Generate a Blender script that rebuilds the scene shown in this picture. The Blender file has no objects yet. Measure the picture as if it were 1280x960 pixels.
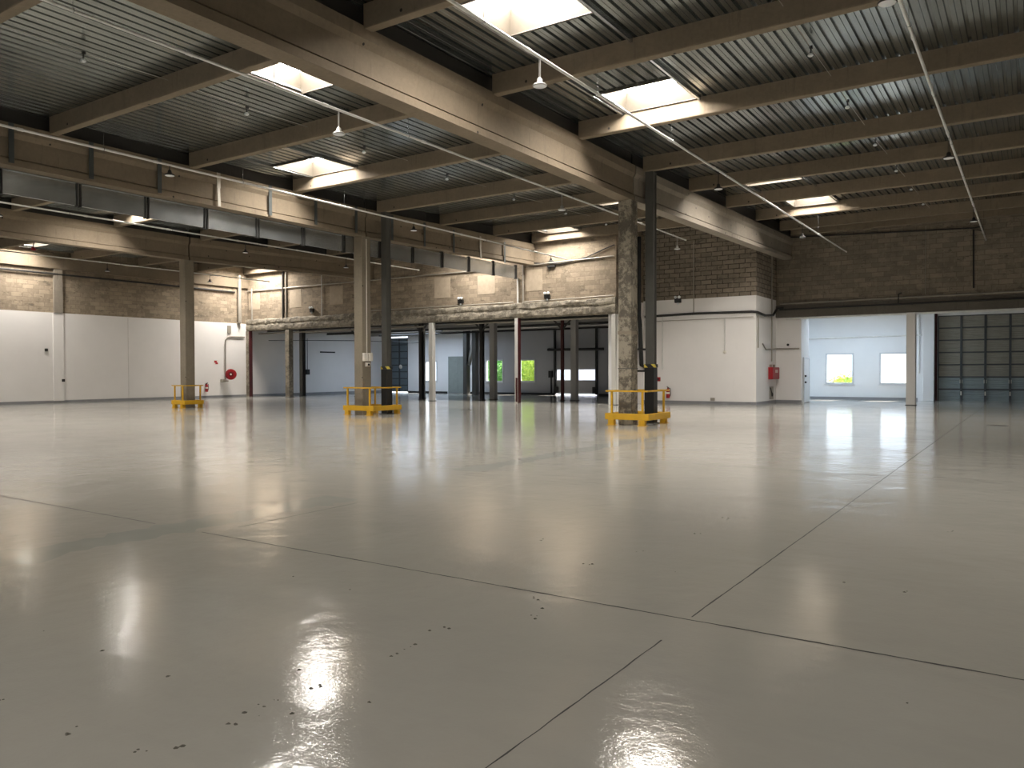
import bpy, math, random
from mathutils import Vector, Matrix
random.seed(7)
S = bpy.context.scene
COL = S.collection
PI = math.pi

# ------------------------------------------------------------------ camera, world, sun, exposure
FPX = 980.0
H = 1.55
YAW, PITCH, ROLL = math.radians(33.58), math.radians(-0.9), math.radians(-0.18)
F = Vector((-math.sin(YAW) * math.cos(PITCH), math.cos(YAW) * math.cos(PITCH), math.sin(PITCH)))
_R = Vector((math.cos(YAW), math.sin(YAW), 0))
_U = _R.cross(F)
R2 = _R * math.cos(ROLL) + _U * math.sin(ROLL)
U2 = -_R * math.sin(ROLL) + _U * math.cos(ROLL)
cd = bpy.data.cameras.new('camera')
cd.sensor_width = 36.0
cd.lens = FPX / 1280.0 * 36.0
cd.clip_end = 400
cam = bpy.data.objects.new('camera', cd)
COL.objects.link(cam)
cam.matrix_world = Matrix(((R2.x, U2.x, -F.x, 0), (R2.y, U2.y, -F.y, 0), (R2.z, U2.z, -F.z, H), (0, 0, 0, 1)))
S.camera = cam
S.view_settings.view_transform = 'Standard'
S.view_settings.look = 'None'
S.view_settings.exposure = 1.0
S.view_settings.gamma = 1.0
S.view_settings.use_curve_mapping = False

W = bpy.data.worlds.new('sky')
S.world = W
W.use_nodes = True
_bg = W.node_tree.nodes['Background']
_bg.inputs[0].default_value = (0.74, 0.86, 1.0, 1)
SKY = 1.4
_bg.inputs[1].default_value = SKY
sd = bpy.data.lights.new('sun', 'SUN')
sd.energy = 12.0
sd.angle = 0.01
sd.color = (1.0, 0.96, 0.9)
sun = bpy.data.objects.new('sun', sd)
COL.objects.link(sun)
sun.location = (0, 60, 40)
sun.rotation_euler = Vector((-0.2, -1.0, -0.82)).to_track_quat('-Z', 'Y').to_euler()
SKYLIGHT = 43.0


def at(px, py, axis, v):
    """the point of the plane  axis = v  that the photograph shows at (px, py)"""
    r = F + R2 * ((px - 640) / FPX) + U2 * ((480 - py) / FPX)
    o = Vector((0, 0, H))
    return o + r * ((v - o[axis]) / r[axis])


# ------------------------------------------------------------------ materials
class NT:
    def __init__(s, name):
        s.m = bpy.data.materials.new(name)
        s.m.use_nodes = True
        s.t = s.m.node_tree
        s.p = s.t.nodes['Principled BSDF']

    def n(s, typ, **kw):
        nd = s.t.nodes.new(typ)
        for k, v in kw.items():
            if k in nd.inputs.keys():
                nd.inputs[k].default_value = v
            else:
                setattr(nd, k, v)
        return nd

    def l(s, a, b):
        s.t.links.new(a, b)

    def coord(s, scale=(1, 1, 1)):
        tc = s.n('ShaderNodeTexCoord')
        mp = s.n('ShaderNodeMapping')
        mp.inputs['Scale'].default_value = scale
        s.l(tc.outputs['Object'], mp.inputs['Vector'])
        return mp.outputs[0]

    def noise(s, vec, scale, detail=4, rough=0.6, dist=0.0):
        nd = s.n('ShaderNodeTexNoise')
        nd.inputs['Scale'].default_value = scale
        nd.inputs['Detail'].default_value = detail
        nd.inputs['Roughness'].default_value = rough
        nd.inputs['Distortion'].default_value = dist
        s.l(vec, nd.inputs['Vector'])
        return nd.outputs['Fac']

    def ramp(s, fac, stops):
        r = s.n('ShaderNodeValToRGB')
        e = r.color_ramp.elements
        while len(e) < len(stops):
            e.new(0.5)
        for el, (p, c) in zip(e, stops):
            el.position = p
            el.color = (c[0], c[1], c[2], 1) if not isinstance(c, (int, float)) else (c, c, c, 1)
        s.l(fac, r.inputs[0])
        return r.outputs[0]

    def mix(s, fac, a, b, mode='MIX'):
        m = s.n('ShaderNodeMix', data_type='RGBA', blend_type=mode)
        for i, v in ((0, fac), (6, a), (7, b)):
            if isinstance(v, (int, float)):
                m.inputs[i].default_value = v
            elif isinstance(v, tuple):
                m.inputs[i].default_value = (v[0], v[1], v[2], 1)
            else:
                s.l(v, m.inputs[i])
        return m.outputs[2]

    def bump(s, h, strength=0.3, dist=0.02):
        b = s.n('ShaderNodeBump')
        b.inputs['Strength'].default_value = strength
        b.inputs['Distance'].default_value = dist
        s.l(h, b.inputs['Height'])
        s.l(b.outputs[0], s.p.inputs['Normal'])
        return b


def plain(name, c, rough=0.5, metal=0.0, vary=0.12, scale=3.0, bump=0.0):
    k = NT(name)
    v = k.coord()
    f = k.noise(v, scale, 5)
    col = k.ramp(f, [(0.25, tuple(x * (1 - vary) for x in c)), (0.75, tuple(min(1, x * (1 + vary)) for x in c))])
    k.l(col, k.p.inputs['Base Color'])
    k.p.inputs['Roughness'].default_value = rough
    k.p.inputs['Metallic'].default_value = metal
    if bump:
        k.bump(k.noise(v, scale * 8, 4), bump)
    return k.m


def concrete(name, c, rough_patch=0.0, streak=0.25):
    k = NT(name)
    v = k.coord()
    big = k.noise(v, 0.9, 6, 0.65)
    col = k.ramp(big, [(0.3, tuple(x * 0.78 for x in c)), (0.7, tuple(x * 1.15 for x in c))])
    fine = k.noise(v, 14, 5, 0.7)
    col = k.mix(0.35, col, k.ramp(fine, [(0.3, tuple(x * 0.7 for x in c)), (0.7, tuple(x * 1.2 for x in c))]))
    sv = k.coord((3.0, 3.0, 0.35))
    st = k.noise(sv, 2.2, 5, 0.7)
    col = k.mix(k.ramp(st, [(0.58, 0.0), (0.72, streak)]), col, tuple(x * 0.42 for x in c))
    vo = k.n('ShaderNodeTexVoronoi')
    vo.inputs['Scale'].default_value = 1.7
    k.l(v, vo.inputs['Vector'])
    hole = k.ramp(vo.outputs['Distance'], [(0.045, 1.0), (0.06, 0.0)])
    col = k.mix(hole, col, (0.02, 0.018, 0.015))
    if rough_patch:
        p = k.noise(v, 2.3, 9, 0.8, 0.2)
        col = k.mix(k.ramp(p, [(0.46, 0.0), (0.54, rough_patch)]), col, (0.38, 0.335, 0.26))
        k.bump(p, 0.6, 0.04)
    else:
        k.bump(fine, 0.15, 0.01)
    k.l(col, k.p.inputs['Base Color'])
    k.p.inputs['Roughness'].default_value = 0.85
    return k.m


def blocks(name, c, mortar, mscale=0.012, var=0.25):
    k = NT(name)
    tc = k.n('ShaderNodeTexCoord')
    sx = k.n('ShaderNodeSeparateXYZ')
    k.l(tc.outputs['Object'], sx.inputs[0])
    ad = k.n('ShaderNodeMath', operation='ADD')
    k.l(sx.outputs[0], ad.inputs[0])
    k.l(sx.outputs[1], ad.inputs[1])
    cx = k.n('ShaderNodeCombineXYZ')
    k.l(ad.outputs[0], cx.inputs[0])
    k.l(sx.outputs[2], cx.inputs[1])
    br = k.n('ShaderNodeTexBrick')
    br.inputs['Color1'].default_value = (c[0] * (1 + var), c[1] * (1 + var), c[2] * (1 + var), 1)
    br.inputs['Color2'].default_value = (c[0] * (1 - var), c[1] * (1 - var), c[2] * (1 - var), 1)
    br.inputs['Mortar'].default_value = (mortar[0], mortar[1], mortar[2], 1)
    br.inputs['Scale'].default_value = 1.0
    br.inputs['Mortar Size'].default_value = mscale
    br.inputs['Mortar Smooth'].default_value = 0.3
    br.inputs['Brick Width'].default_value = 0.52
    br.inputs['Row Height'].default_value = 0.215
    k.l(cx.outputs[0], br.inputs['Vector'])
    v = k.coord()
    n1 = k.noise(v, 1.1, 7, 0.7)
    col = k.mix(k.ramp(n1, [(0.42, 0.0), (0.68, 0.55)]), br.outputs[0], tuple(x * 0.6 for x in c))
    n2 = k.noise(v, 5, 6, 0.75)
    col = k.mix(k.ramp(n2, [(0.5, 0.0), (0.68, 0.6)]), col, tuple(min(1, x * 1.35) for x in c))
    n3 = k.noise(k.coord((0.6, 0.6, 1.3)), 3.0, 6, 0.8)
    col = k.mix(k.ramp(n3, [(0.57, 0.0), (0.63, 0.75)]), col, tuple(x * 0.4 for x in c))
    k.l(col, k.p.inputs['Base Color'])
    k.p.inputs['Roughness'].default_value = 0.9
    k.bump(br.outputs[1], -0.4, 0.02)
    return k.m


def painted(name, c, dirt=0.15):
    k = NT(name)
    v = k.coord()
    n1 = k.noise(v, 0.5, 5)
    col = k.ramp(n1, [(0.3, tuple(x * 0.94 for x in c)), (0.7, c)])
    n2 = k.noise(k.coord((1, 1, 0.4)), 1.3, 7, 0.75)
    col = k.mix(k.ramp(n2, [(0.6, 0.0), (0.75, dirt)]), col, tuple(x * 0.6 for x in c))
    k.l(col, k.p.inputs['Base Color'])
    k.p.inputs['Roughness'].default_value = 0.6
    return k.m


def floor_mat():
    k = NT('glossy_floor_paint')
    v = k.coord()
    n1 = k.noise(v, 0.22, 5, 0.55)
    col = k.ramp(n1, [(0.3, (0.405, 0.388, 0.345)), (0.7, (0.465, 0.445, 0.395))])
    n2 = k.noise(k.coord((0.5, 1.3, 1)), 0.8, 6, 0.7)
    col = k.mix(k.ramp(n2, [(0.5, 0.0), (0.75, 0.35)]), col, (0.345, 0.335, 0.302))
    k.l(col, k.p.inputs['Base Color'])
    rg = k.ramp(k.noise(v, 0.6, 5, 0.6), [(0.3, 0.06), (0.7, 0.13)])
    k.l(rg, k.p.inputs['Roughness'])
    k.p.inputs['IOR'].default_value = 1.5
    h1 = k.noise(v, 0.9, 3, 0.5, 0.5)
    h2 = k.noise(v, 55, 3, 0.6)
    b1 = k.n('ShaderNodeBump')
    b1.inputs['Strength'].default_value = 0.5
    b1.inputs['Distance'].default_value = 0.022
    k.l(h1, b1.inputs['Height'])
    b2 = k.n('ShaderNodeBump')
    b2.inputs['Strength'].default_value = 0.5
    b2.inputs['Distance'].default_value = 0.0012
    k.l(h2, b2.inputs['Height'])
    h3 = k.noise(v, 7, 3, 0.55)
    b3 = k.n('ShaderNodeBump')
    b3.inputs['Strength'].default_value = 0.35
    b3.inputs['Distance'].default_value = 0.006
    k.l(h3, b3.inputs['Height'])
    k.l(b1.outputs[0], b3.inputs['Normal'])
    k.l(b3.outputs[0], b2.inputs['Normal'])
    k.l(b2.outputs[0], k.p.inputs['Normal'])
    return k.m


def emit(name, c, s):
    k = NT(name)
    v = k.coord()
    f = k.noise(v, 2.0, 3)
    col = k.ramp(f, [(0.3, tuple(x * 0.9 for x in c)), (0.7, c)])
    k.l(col, k.p.inputs['Emission Color'])
    k.p.inputs['Emission Strength'].default_value = s
    k.p.inputs['Base Color'].default_value = (0.7, 0.7, 0.7, 1)
    return k.m


def glass_mat():
    k = NT('window_glass')
    t = k.t
    out = [n for n in t.nodes if n.type == 'OUTPUT_MATERIAL'][0]
    tr = k.n('ShaderNodeBsdfTransparent')
    gl = k.n('ShaderNodeBsdfGlossy')
    gl.inputs['Roughness'].default_value = 0.02
    fr = k.n('ShaderNodeFresnel')
    fr.inputs['IOR'].default_value = 1.25
    mx = k.n('ShaderNodeMixShader')
    k.l(fr.outputs[0], mx.inputs[0])
    k.l(tr.outputs[0], mx.inputs[1])
    k.l(gl.outputs[0], mx.inputs[2])
    k.l(mx.outputs[0], out.inputs['Surface'])
    return k.m


def leaf_mat(name, a, b):
    k = NT(name)
    v = k.coord()
    f = k.noise(v, 2.5, 3)
    col = k.ramp(f, [(0.35, a), (0.65, b)])
    k.l(col, k.p.inputs['Base Color'])
    k.p.inputs['Roughness'].default_value = 0.5
    tl = k.n('ShaderNodeBsdfTranslucent')
    k.l(col, tl.inputs['Color'])
    mx = k.n('ShaderNodeMixShader')
    mx.inputs[0].default_value = 0.45
    out = [n for n in k.t.nodes if n.type == 'OUTPUT_MATERIAL'][0]
    k.l(k.p.outputs[0], mx.inputs[1])
    k.l(tl.outputs[0], mx.inputs[2])
    k.l(mx.outputs[0], out.inputs['Surface'])
    return k.m


CON = (0.207, 0.163, 0.112)
M = dict(
    floor=floor_mat(),
    beam=concrete('cast_concrete', CON, 0, 0.45),
    beam_grey=concrete('grey_concrete', (0.25, 0.215, 0.172), 0, 0.75),
    column=concrete('column_concrete', (0.25, 0.212, 0.158), 0, 0.35),
    column_rough=concrete('patched_concrete', (0.125, 0.107, 0.082), 0.75, 0.4),
    lintel=concrete('rough_lintel_concrete', (0.17, 0.148, 0.115), 0.7, 0.6),
    deck=None,
    block=blocks('buff_block', (0.295, 0.235, 0.168), (0.215, 0.17, 0.12), 0.012),
    block_joint=blocks('jointed_block', (0.25, 0.208, 0.16), (0.06, 0.047, 0.034), 0.022, 0.2),
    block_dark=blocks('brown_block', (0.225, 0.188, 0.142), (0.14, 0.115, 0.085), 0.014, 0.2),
    lintel_dark=concrete('sooty_concrete', (0.12, 0.105, 0.085), 0, 0.5),
    white=painted('white_wall_paint', (0.82, 0.79, 0.765), 0.12),
    white_cool=painted('cool_white_paint', (0.80, 0.80, 0.80), 0.1),
    greypanel=painted('annex_wall_grey', (0.46, 0.46, 0.475), 0.1),  # darker grey than the pale annex wall beside it
    patch=plain('plaster_patch', (0.40, 0.325, 0.24), 0.9, 0, 0.12, 6),
    joint_paint=plain('panel_joint_paint', (0.66, 0.63, 0.6), 0.7),
    base=plain('grey_baseboard_paint', (0.25, 0.25, 0.26), 0.5),
    galv=plain('galvanised_sheet', (0.46, 0.485, 0.50), 0.27, 0.9, 0.22, 1.2),
    galv_dark=plain('dark_galvanised', (0.16, 0.165, 0.165), 0.45, 0.7, 0.15, 2),
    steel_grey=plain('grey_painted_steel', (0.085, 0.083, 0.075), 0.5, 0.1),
    strap=plain('zinc_strap', (0.075, 0.085, 0.085), 0.5, 0.3),
    black=plain('black_wrap', (0.012, 0.012, 0.012), 0.45),
    rust=plain('rusty_red_paint', (0.06, 0.009, 0.01), 0.6, 0, 0.4, 5),
    dark=plain('dark_steel', (0.03, 0.028, 0.026), 0.6, 0.2),
    pipe=plain('white_conduit', (0.72, 0.71, 0.68), 0.35, 0.1),
    pipe_grey=plain('grey_conduit', (0.36, 0.33, 0.28), 0.5, 0.3),
    yellow=plain('yellow_paint', (0.62, 0.35, 0.012), 0.45, 0, 0.12, 4),
    red=plain('red_paint', (0.33, 0.008, 0.014), 0.4),
    cream=plain('cream_plastic', (0.72, 0.68, 0.60), 0.5),
    lamp_grey=plain('grey_lamp_housing', (0.40, 0.39, 0.37), 0.4, 0.2),
    lampface=plain('lamp_lens', (0.78, 0.80, 0.82), 0.3),
    post_white=painted('post_paint', (0.66, 0.64, 0.60), 0.15),
    post_grey=painted('post_grey_paint', (0.42, 0.41, 0.39), 0.2),
    door_steel=plain('garage_door_steel', (0.30, 0.285, 0.24), 0.4, 0.5, 0.1, 2),
    door_low=plain('garage_door_blue_grey', (0.28, 0.33, 0.34), 0.45, 0.3, 0.1, 2),
    door_frame=plain('garage_door_frame', (0.07, 0.075, 0.078), 0.5, 0.3),
    door_blue=plain('slate_door_steel', (0.16, 0.20, 0.225), 0.45, 0.3, 0.1, 2),
    door_green=plain('grey_green_door', (0.26, 0.29, 0.27), 0.5, 0.1),
    curb=plain('skylight_upstand_sheet', (0.06, 0.05, 0.037), 0.6, 0, 0.1, 5),  # darkened so the dome's glow does not burn out the upstand sides
    sky=emit('skylight_dome', (1.0, 0.945, 0.875), SKYLIGHT),
    bay_fill=emit('bay_fill_glow', (0.62, 0.80, 1.0), 5.5),  # glow of the unseen panels added to brighten the bay
    annex_fill=emit('annex_fill_glow', (0.66, 0.80, 1.0), 5.5),  # glow of the unseen panel added to brighten the annex
    glass=glass_mat(),
    frame=plain('window_frame', (0.62, 0.63, 0.64), 0.4),
    joint=plain('floor_joint', (0.05, 0.047, 0.042), 0.8, 0, 0.3, 8),
    joint_fill=plain('joint_repair', (0.385, 0.385, 0.35), 0.1, 0, 0.06, 2),
    chip=plain('paint_chip', (0.12, 0.11, 0.09), 0.9),
    ground=plain('outdoor_paving', (0.5, 0.5, 0.47), 0.9, 0, 0.1),
    leaf=leaf_mat('bright_leaves', (0.22, 0.38, 0.05), (0.55, 0.66, 0.12)),
    leaf_dark=leaf_mat('deep_leaves', (0.06, 0.19, 0.05), (0.17, 0.36, 0.08)),
    bark=plain('bark', (0.10, 0.07, 0.05), 0.9),
    outwall=plain('pale_outdoor_render', (0.66, 0.64, 0.72), 0.9),
)
_k = NT('galvanised_roof_deck')
_v = _k.coord((2.0, 0.35, 1))
_n = _k.noise(_v, 1.5, 6, 0.7)
_k.l(_k.ramp(_n, [(0.3, (0.20, 0.215, 0.205)), (0.7, (0.36, 0.38, 0.37))]), _k.p.inputs['Base Color'])
_k.p.inputs['Metallic'].default_value = 0.85
_k.p.inputs['Roughness'].default_value = 0.2
M['deck'] = _k.m


# ------------------------------------------------------------------ mesh builder
class MB:
    def __init__(s):
        s.v, s.f, s.sm = [], [], []

    def add(s, vs, fs, smooth=False):
        o = len(s.v)
        s.v += [Vector(p) for p in vs]
        s.f += [tuple(i + o for i in f) for f in fs]
        s.sm += [smooth] * len(fs)
        return s

    def box(s, x0, x1, y0, y1, z0, z1, ch=0.0):
        if x0 > x1: x0, x1 = x1, x0
        if y0 > y1: y0, y1 = y1, y0
        if z0 > z1: z0, z1 = z1, z0
        return s.add([(x0, y0, z0), (x1, y0, z0), (x1, y1, z0), (x0, y1, z0), (x0, y0, z1), (x1, y0, z1), (x1, y1, z1), (x0, y1, z1)],
                     [(3, 2, 1, 0), (4, 5, 6, 7), (0, 1, 5, 4), (1, 2, 6, 5), (2, 3, 7, 6), (3, 0, 4, 7)])

    def prism(s, prof, p0, p1, ua, va):
        """closed profile (u, v) swept from p0 to p1; ua, va are the profile's axes"""
        p0, p1, ua, va = Vector(p0), Vector(p1), Vector(ua), Vector(va)
        n = len(prof)
        vs = [p0 + ua * a + va * b for a, b in prof] + [p1 + ua * a + va * b for a, b in prof]
        fs = [(i, (i + 1) % n, n + (i + 1) % n, n + i) for i in range(n)] + [tuple(range(n))[::-1], tuple(range(n, 2 * n))]
        return s.add(vs, fs)

    def bar(s, p0, p1, w, h, up=(0, 0, 1)):
        p0, p1 = Vector(p0), Vector(p1)
        d = (p1 - p0).normalized()
        up = Vector(up)
        if abs(d.dot(up)) > 0.98: up = Vector((0, 1, 0))
        ua = d.cross(up).normalized()
        va = ua.cross(d).normalized()
        a, b = w / 2, h / 2
        return s.prism([(-a, -b), (a, -b), (a, b), (-a, b)], p0, p1, ua, va)

    def tube(s, pts, r, n=8, cap=True):
        pts = [Vector(p) for p in pts]
        rings = []
        prev = None
        for i, p in enumerate(pts):
            d = (pts[min(i + 1, len(pts) - 1)] - pts[max(i - 1, 0)]).normalized()
            if prev is None:
                up = Vector((0, 0, 1)) if abs(d.z) < 0.9 else Vector((0, 1, 0))
                a = d.cross(up).normalized()
            else:
                a = (prev - d * prev.dot(d)).normalized()
            prev = a
            b = d.cross(a)
            rings.append([p + (a * math.cos(2 * PI * k / n) + b * math.sin(2 * PI * k / n)) * r for k in range(n)])
        vs = [q for rg in rings for q in rg]
        fs = [(i * n + k, i * n + (k + 1) % n, (i + 1) * n + (k + 1) % n, (i + 1) * n + k) for i in range(len(pts) - 1) for k in range(n)]
        s.add(vs, fs, True)
        if cap:
            s.add(rings[0], [tuple(range(n))[::-1]])
            s.add(rings[-1], [tuple(range(n))])
        return s

    def lathe(s, prof, c, axis=(0, 0, 1), n=24):
        """profile (r, h) turned about axis through c"""
        c, ax = Vector(c), Vector(axis).normalized()
        up = Vector((0, 0, 1)) if abs(ax.z) < 0.9 else Vector((1, 0, 0))
        a = ax.cross(up).normalized()
        b = ax.cross(a)
        vs = [c + ax * h + (a * math.cos(2 * PI * k / n) + b * math.sin(2 * PI * k / n)) * max(r, 1e-4) for r, h in prof for k in range(n)]
        fs = [(i * n + k, i * n + (k + 1) % n, (i + 1) * n + (k + 1) % n, (i + 1) * n + k) for i in range(len(prof) - 1) for k in range(n)]
        return s.add(vs, fs, True)

    def build(s, name, mat, parent=None, org=None, bevel=0.0):
        if parent is not None:
            org = Vector(parent['_o'])
        elif org is None:
            xs = [p.x for p in s.v]; ys = [p.y for p in s.v]; zs = [p.z for p in s.v]
            org = Vector(((min(xs) + max(xs)) / 2, (min(ys) + max(ys)) / 2, min(zs)))
        else:
            org = Vector(org)
        me = bpy.data.meshes.new(name)
        me.from_pydata([p - org for p in s.v], [], s.f)
        me.polygons.foreach_set('use_smooth', s.sm)
        me.materials.append(M[mat] if isinstance(mat, str) else mat)
        me.update()
        o = bpy.data.objects.new(name, me)
        COL.objects.link(o)
        if parent is not None:
            o.parent = parent
            if parent.type == 'MESH' and parent.parent is None and parent.get('_mesh'):
                pass
            o['_o'] = tuple(parent['_o'])
        else:
            o.location = org
            o['_o'] = tuple(org)
        if bevel:
            b = o.modifiers.new('edge', 'BEVEL')
            b.width = bevel
            b.segments = 2
            b.limit_method = 'ANGLE'
        return o


def tag(o, label, cat, group=None, kind=None):
    o['label'] = label
    o['category'] = cat
    if group: o['group'] = group
    if kind: o['kind'] = kind
    return o


def thing(name, loc, label, cat, group=None, kind=None):
    o = bpy.data.objects.new(name, None)
    o.empty_display_size = 0.2
    COL.objects.link(o)
    o.location = loc
    o['_o'] = tuple(loc)
    return tag(o, label, cat, group, kind)


def copy_thing(o, loc, label):
    """a thing with copies of its parts and sub-parts"""
    def rec(x, par):
        c = x.copy()
        COL.objects.link(c)
        if par is not None:
            c.parent = par
        for ch in x.children:
            rec(ch, c)
        return c
    r = rec(o, None)
    r.location = loc
    r['label'] = label
    return r


def struct(o, label, cat):
    return tag(o, label, cat, None, 'structure')


# ------------------------------------------------------------------ layout
XL, XR = -42.0, 12.0          # left wall, wall out of view on the right
YB = -12.0                    # wall behind the camera
YW, YM, YF, YE = 32.6, 35.6, 38.9, 45.0   # left rear wall, white block, right rear wall, outside wall
GX = [0.8, -9.85, -20.5, -31.15]           # girder lines
CY = 20.97                    # column row
ROWS = [-1.4, 2.45, 6.25, 10.0, 13.85, 17.65, 21.6, 25.3, 29.1, 32.9, 36.6]
TOP = 8.75


def zb(y):                    # underside of the purlins
    return 7.45 + max(0, y - 21.6) * 0.032


# floor
fl = MB().add([(XL - 0.3, YB, 0), (XR, YB, 0), (XR, YE + 0.3, 0), (XL - 0.3, YE + 0.3, 0), (XL - 0.3, YB, -0.3), (XR, YB, -0.3), (XR, YE + 0.3, -0.3), (XL - 0.3, YE + 0.3, -0.3)],
              [(0, 1, 2, 3), (4, 7, 6, 5), (0, 4, 5, 1), (1, 5, 6, 2), (2, 6, 7, 3), (3, 7, 4, 0)]).build('floor', 'floor', None, (0, 0, 0))
struct(fl, 'glossy grey beige painted concrete floor of the empty hall', 'floor')


def strip(pts, w, jit=0.0025, z=0.0012):
    """thin wavy strip along a polyline lying on the floor"""
    mb = MB()
    p0, p1 = Vector((*pts[0], 0)), Vector((*pts[1], 0))
    d = (p1 - p0)
    n = max(2, int(d.length / 0.12))
    d.normalize()
    s = Vector((-d.y, d.x, 0))
    L, Rr = [], []
    for i in range(n + 1):
        c = p0.lerp(p1, i / n) + s * random.uniform(-jit, jit)
        ww = w * random.uniform(0.6, 1.25) / 2
        L.append(c + s * ww + Vector((0, 0, z)))
        Rr.append(c - s * ww + Vector((0, 0, z)))
    mb.add(L + Rr, [(i, n + 1 + i, n + 2 + i, i + 1) for i in range(n)])
    return mb


def on_floor(mb, name, mat):
    o = mb.build(name, mat, fl)
    return o


on_floor(strip([(-7.5, 4.66), (-40, 4.66)], 0.016), 'floor_joint', 'joint')
on_floor(strip([(-6.72, 4.66), (6, 4.66)], 0.018), 'floor_joint', 'joint')
on_floor(strip([(-1.77, 2.0), (-1.77, 4.22)], 0.009), 'floor_joint', 'joint')
on_floor(strip([(-1.78, 4.72), (-1.72, 44.5)], 0.012), 'floor_joint', 'joint')
on_floor(strip([(-5.1, 12.6), (3, 12.6)], 0.012), 'floor_joint', 'joint')
on_floor(strip([(-6.5, 19.7), (6, 19.7)], 0.014), 'floor_joint', 'joint')
on_floor(strip([(-6.62, 5.0), (-6.66, 6.7)], 0.014), 'floor_joint', 'joint')
on_floor(strip([(-7.12, 2.2), (-7.12, 6.9)], 0.62, 0.03, 0.0007), 'repair_strip', 'joint_fill')
on_floor(strip([(-7.4, 9.8), (-7.4, 19.0)], 0.5, 0.05, 0.0007), 'repair_strip', 'joint_fill')

# ceiling: ribbed steel deck with openings for the skylights
SKYL = [  # x0, x1, y0, y1
    (-8.2, -6.45, 10.8, 12.3), (-8.3, -6.5, 16.05, 17.5), (-8.25, -6.45, 25.65, 27.3), (-8.0, -6.4, 31.0, 32.65),
    (-13.8, -12.1, 10.75, 12.2), (-19.25, -17.4, 16.05, 17.5), (-13.9, -12.4, 25.7, 27.3), (-19.3, -17.6, 30.6, 32.15),
    (-24.3, -22.5, 10.8, 12.3), (-29.6, -27.8, 16.05, 17.5), (-24.3, -22.5, 30.2, 31.8), (-41.6, -39.9, 17.95, 19.5), (-41.0, -38.6, 30.4, 32.1), (-34.6, -32.8, 10.8, 12.3),
    (-29.6, -27.8, 2.9, 4.4), (2.8, 4.6, 10.8, 12.3), (2.8, 4.6, 26.0, 27.6),  # unseen skylights, added to light the hall
    (-13.6, -11.8, -6.0, -4.4), (-34.6, -32.8, -6.0, -4.4), (-2.6, -0.8, -6.0, -4.4),  # more unseen skylights added for light, behind the viewer
]
PITCH_RIB = 0.25
prof = [(0.0, 0.0), (0.078, 0.0), (0.086, 0.012), (0.094, 0.0), (0.176, 0.0), (0.19, 0.055), (0.236, 0.055), (0.25, 0.0)]
deck = MB()
YS = [YB] + ROWS + [YF + 0.4]
x = XL
while x < XR:
    ivs = [(YS[i], YS[i + 1]) for i in range(len(YS) - 1)]
    xm = x + 0.125
    for (a, b, c, d) in SKYL:
        if a - 0.02 < xm < b + 0.02:
            nv = []
            for (p, q) in ivs:
                if q <= c or p >= d: nv.append((p, q)); continue
                if p < c: nv.append((p, c))
                if q > d: nv.append((d, q))
            ivs = nv
    for (p, q) in ivs:
        if x < -10.4 and p > YM + 0.2: continue
        za, zc = zb(p) + 0.42, zb(q) + 0.42
        vs = [(x + u, p, za + w) for u, w in prof] + [(x + u, q, zc + w) for u, w in prof]
        n = len(prof)
        deck.add(vs, [(i, n + i, n + i + 1, i + 1) for i in range(n - 1)])
    x += PITCH_RIB
# insulation boards above the ribs close the roof
rf = MB()
for i in range(len(YS) - 1):
    xs = sorted(set([XL - 0.3, XR] + [v for s_ in SKYL if s_[2] < YS[i + 1] and s_[3] > YS[i] for v in s_[:2]]))
    for a, b in zip(xs[:-1], xs[1:]):
        hit = [s_ for s_ in SKYL if s_[0] - 1e-6 <= a and s_[1] + 1e-6 >= b and s_[2] < YS[i + 1] and s_[3] > YS[i]]
        iv = [(YS[i], YS[i + 1])]
        for s_ in hit:
            iv = [w for (p, q) in iv for w in ((p, min(q, s_[2])), (max(p, s_[3]), q)) if w[1] - w[0] > 1e-4]
        for p, q in iv:
            za, zc = zb(p) + 0.477, zb(q) + 0.477
            rf.add([(a, p, za), (b, p, za), (b, q, zc), (a, q, zc), (a, p, za + .1), (b, p, za + .1), (b, q, zc + .1), (a, q, zc + .1)],
                   [(3, 2, 1, 0), (4, 5, 6, 7), (0, 1, 5, 4), (1, 2, 6, 5), (2, 3, 7, 6), (3, 0, 4, 7)])
ceil = deck.build('ceiling', 'deck', None, (0, 0, 0))
struct(ceil, 'ribbed galvanised steel roof deck above the concrete purlins', 'ceiling')
rf.build('insulation_board', 'dark', ceil)


# ------------------------------------------------------------------ walls
def wall(name, mb, mat, label, cat='wall'):
    return struct(mb.build(name, mat, None, (0, 0, 0)), label, cat)


# left wall
wl = wall('wall_left', MB().box(XL - 0.3, XL, YB, YE, 0, 4.66), 'white', 'long white painted wall along the hall side opposite the garage door')
MB().box(XL - 0.3, XL - 0.03, YB, YW + 0.3, 4.66, TOP).build('block_band', 'block', wl)
MB().box(XL - 0.03, XL + 0.12, YB, YW, 6.92, 7.62).build('edge_beam', 'beam', wl)
py = at(72, 370, 0, XL).y
MB().box(XL - 0.05, XL + 0.09, py - 0.22, py + 0.22, 4.66, 7.6).build('pilaster', 'beam_grey', wl)
MB().box(XL, XL + 0.05, py - 0.26, py + 0.26, 0.12, 4.66).build('pilaster', 'white', wl)
struct(MB().box(XL, XL + 0.02, YB, YE, 0, 0.14).build('baseboard_left', 'base', None, (0, 0, 0)), 'dark grey painted band along the foot of the long white wall', 'baseboard')

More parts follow.
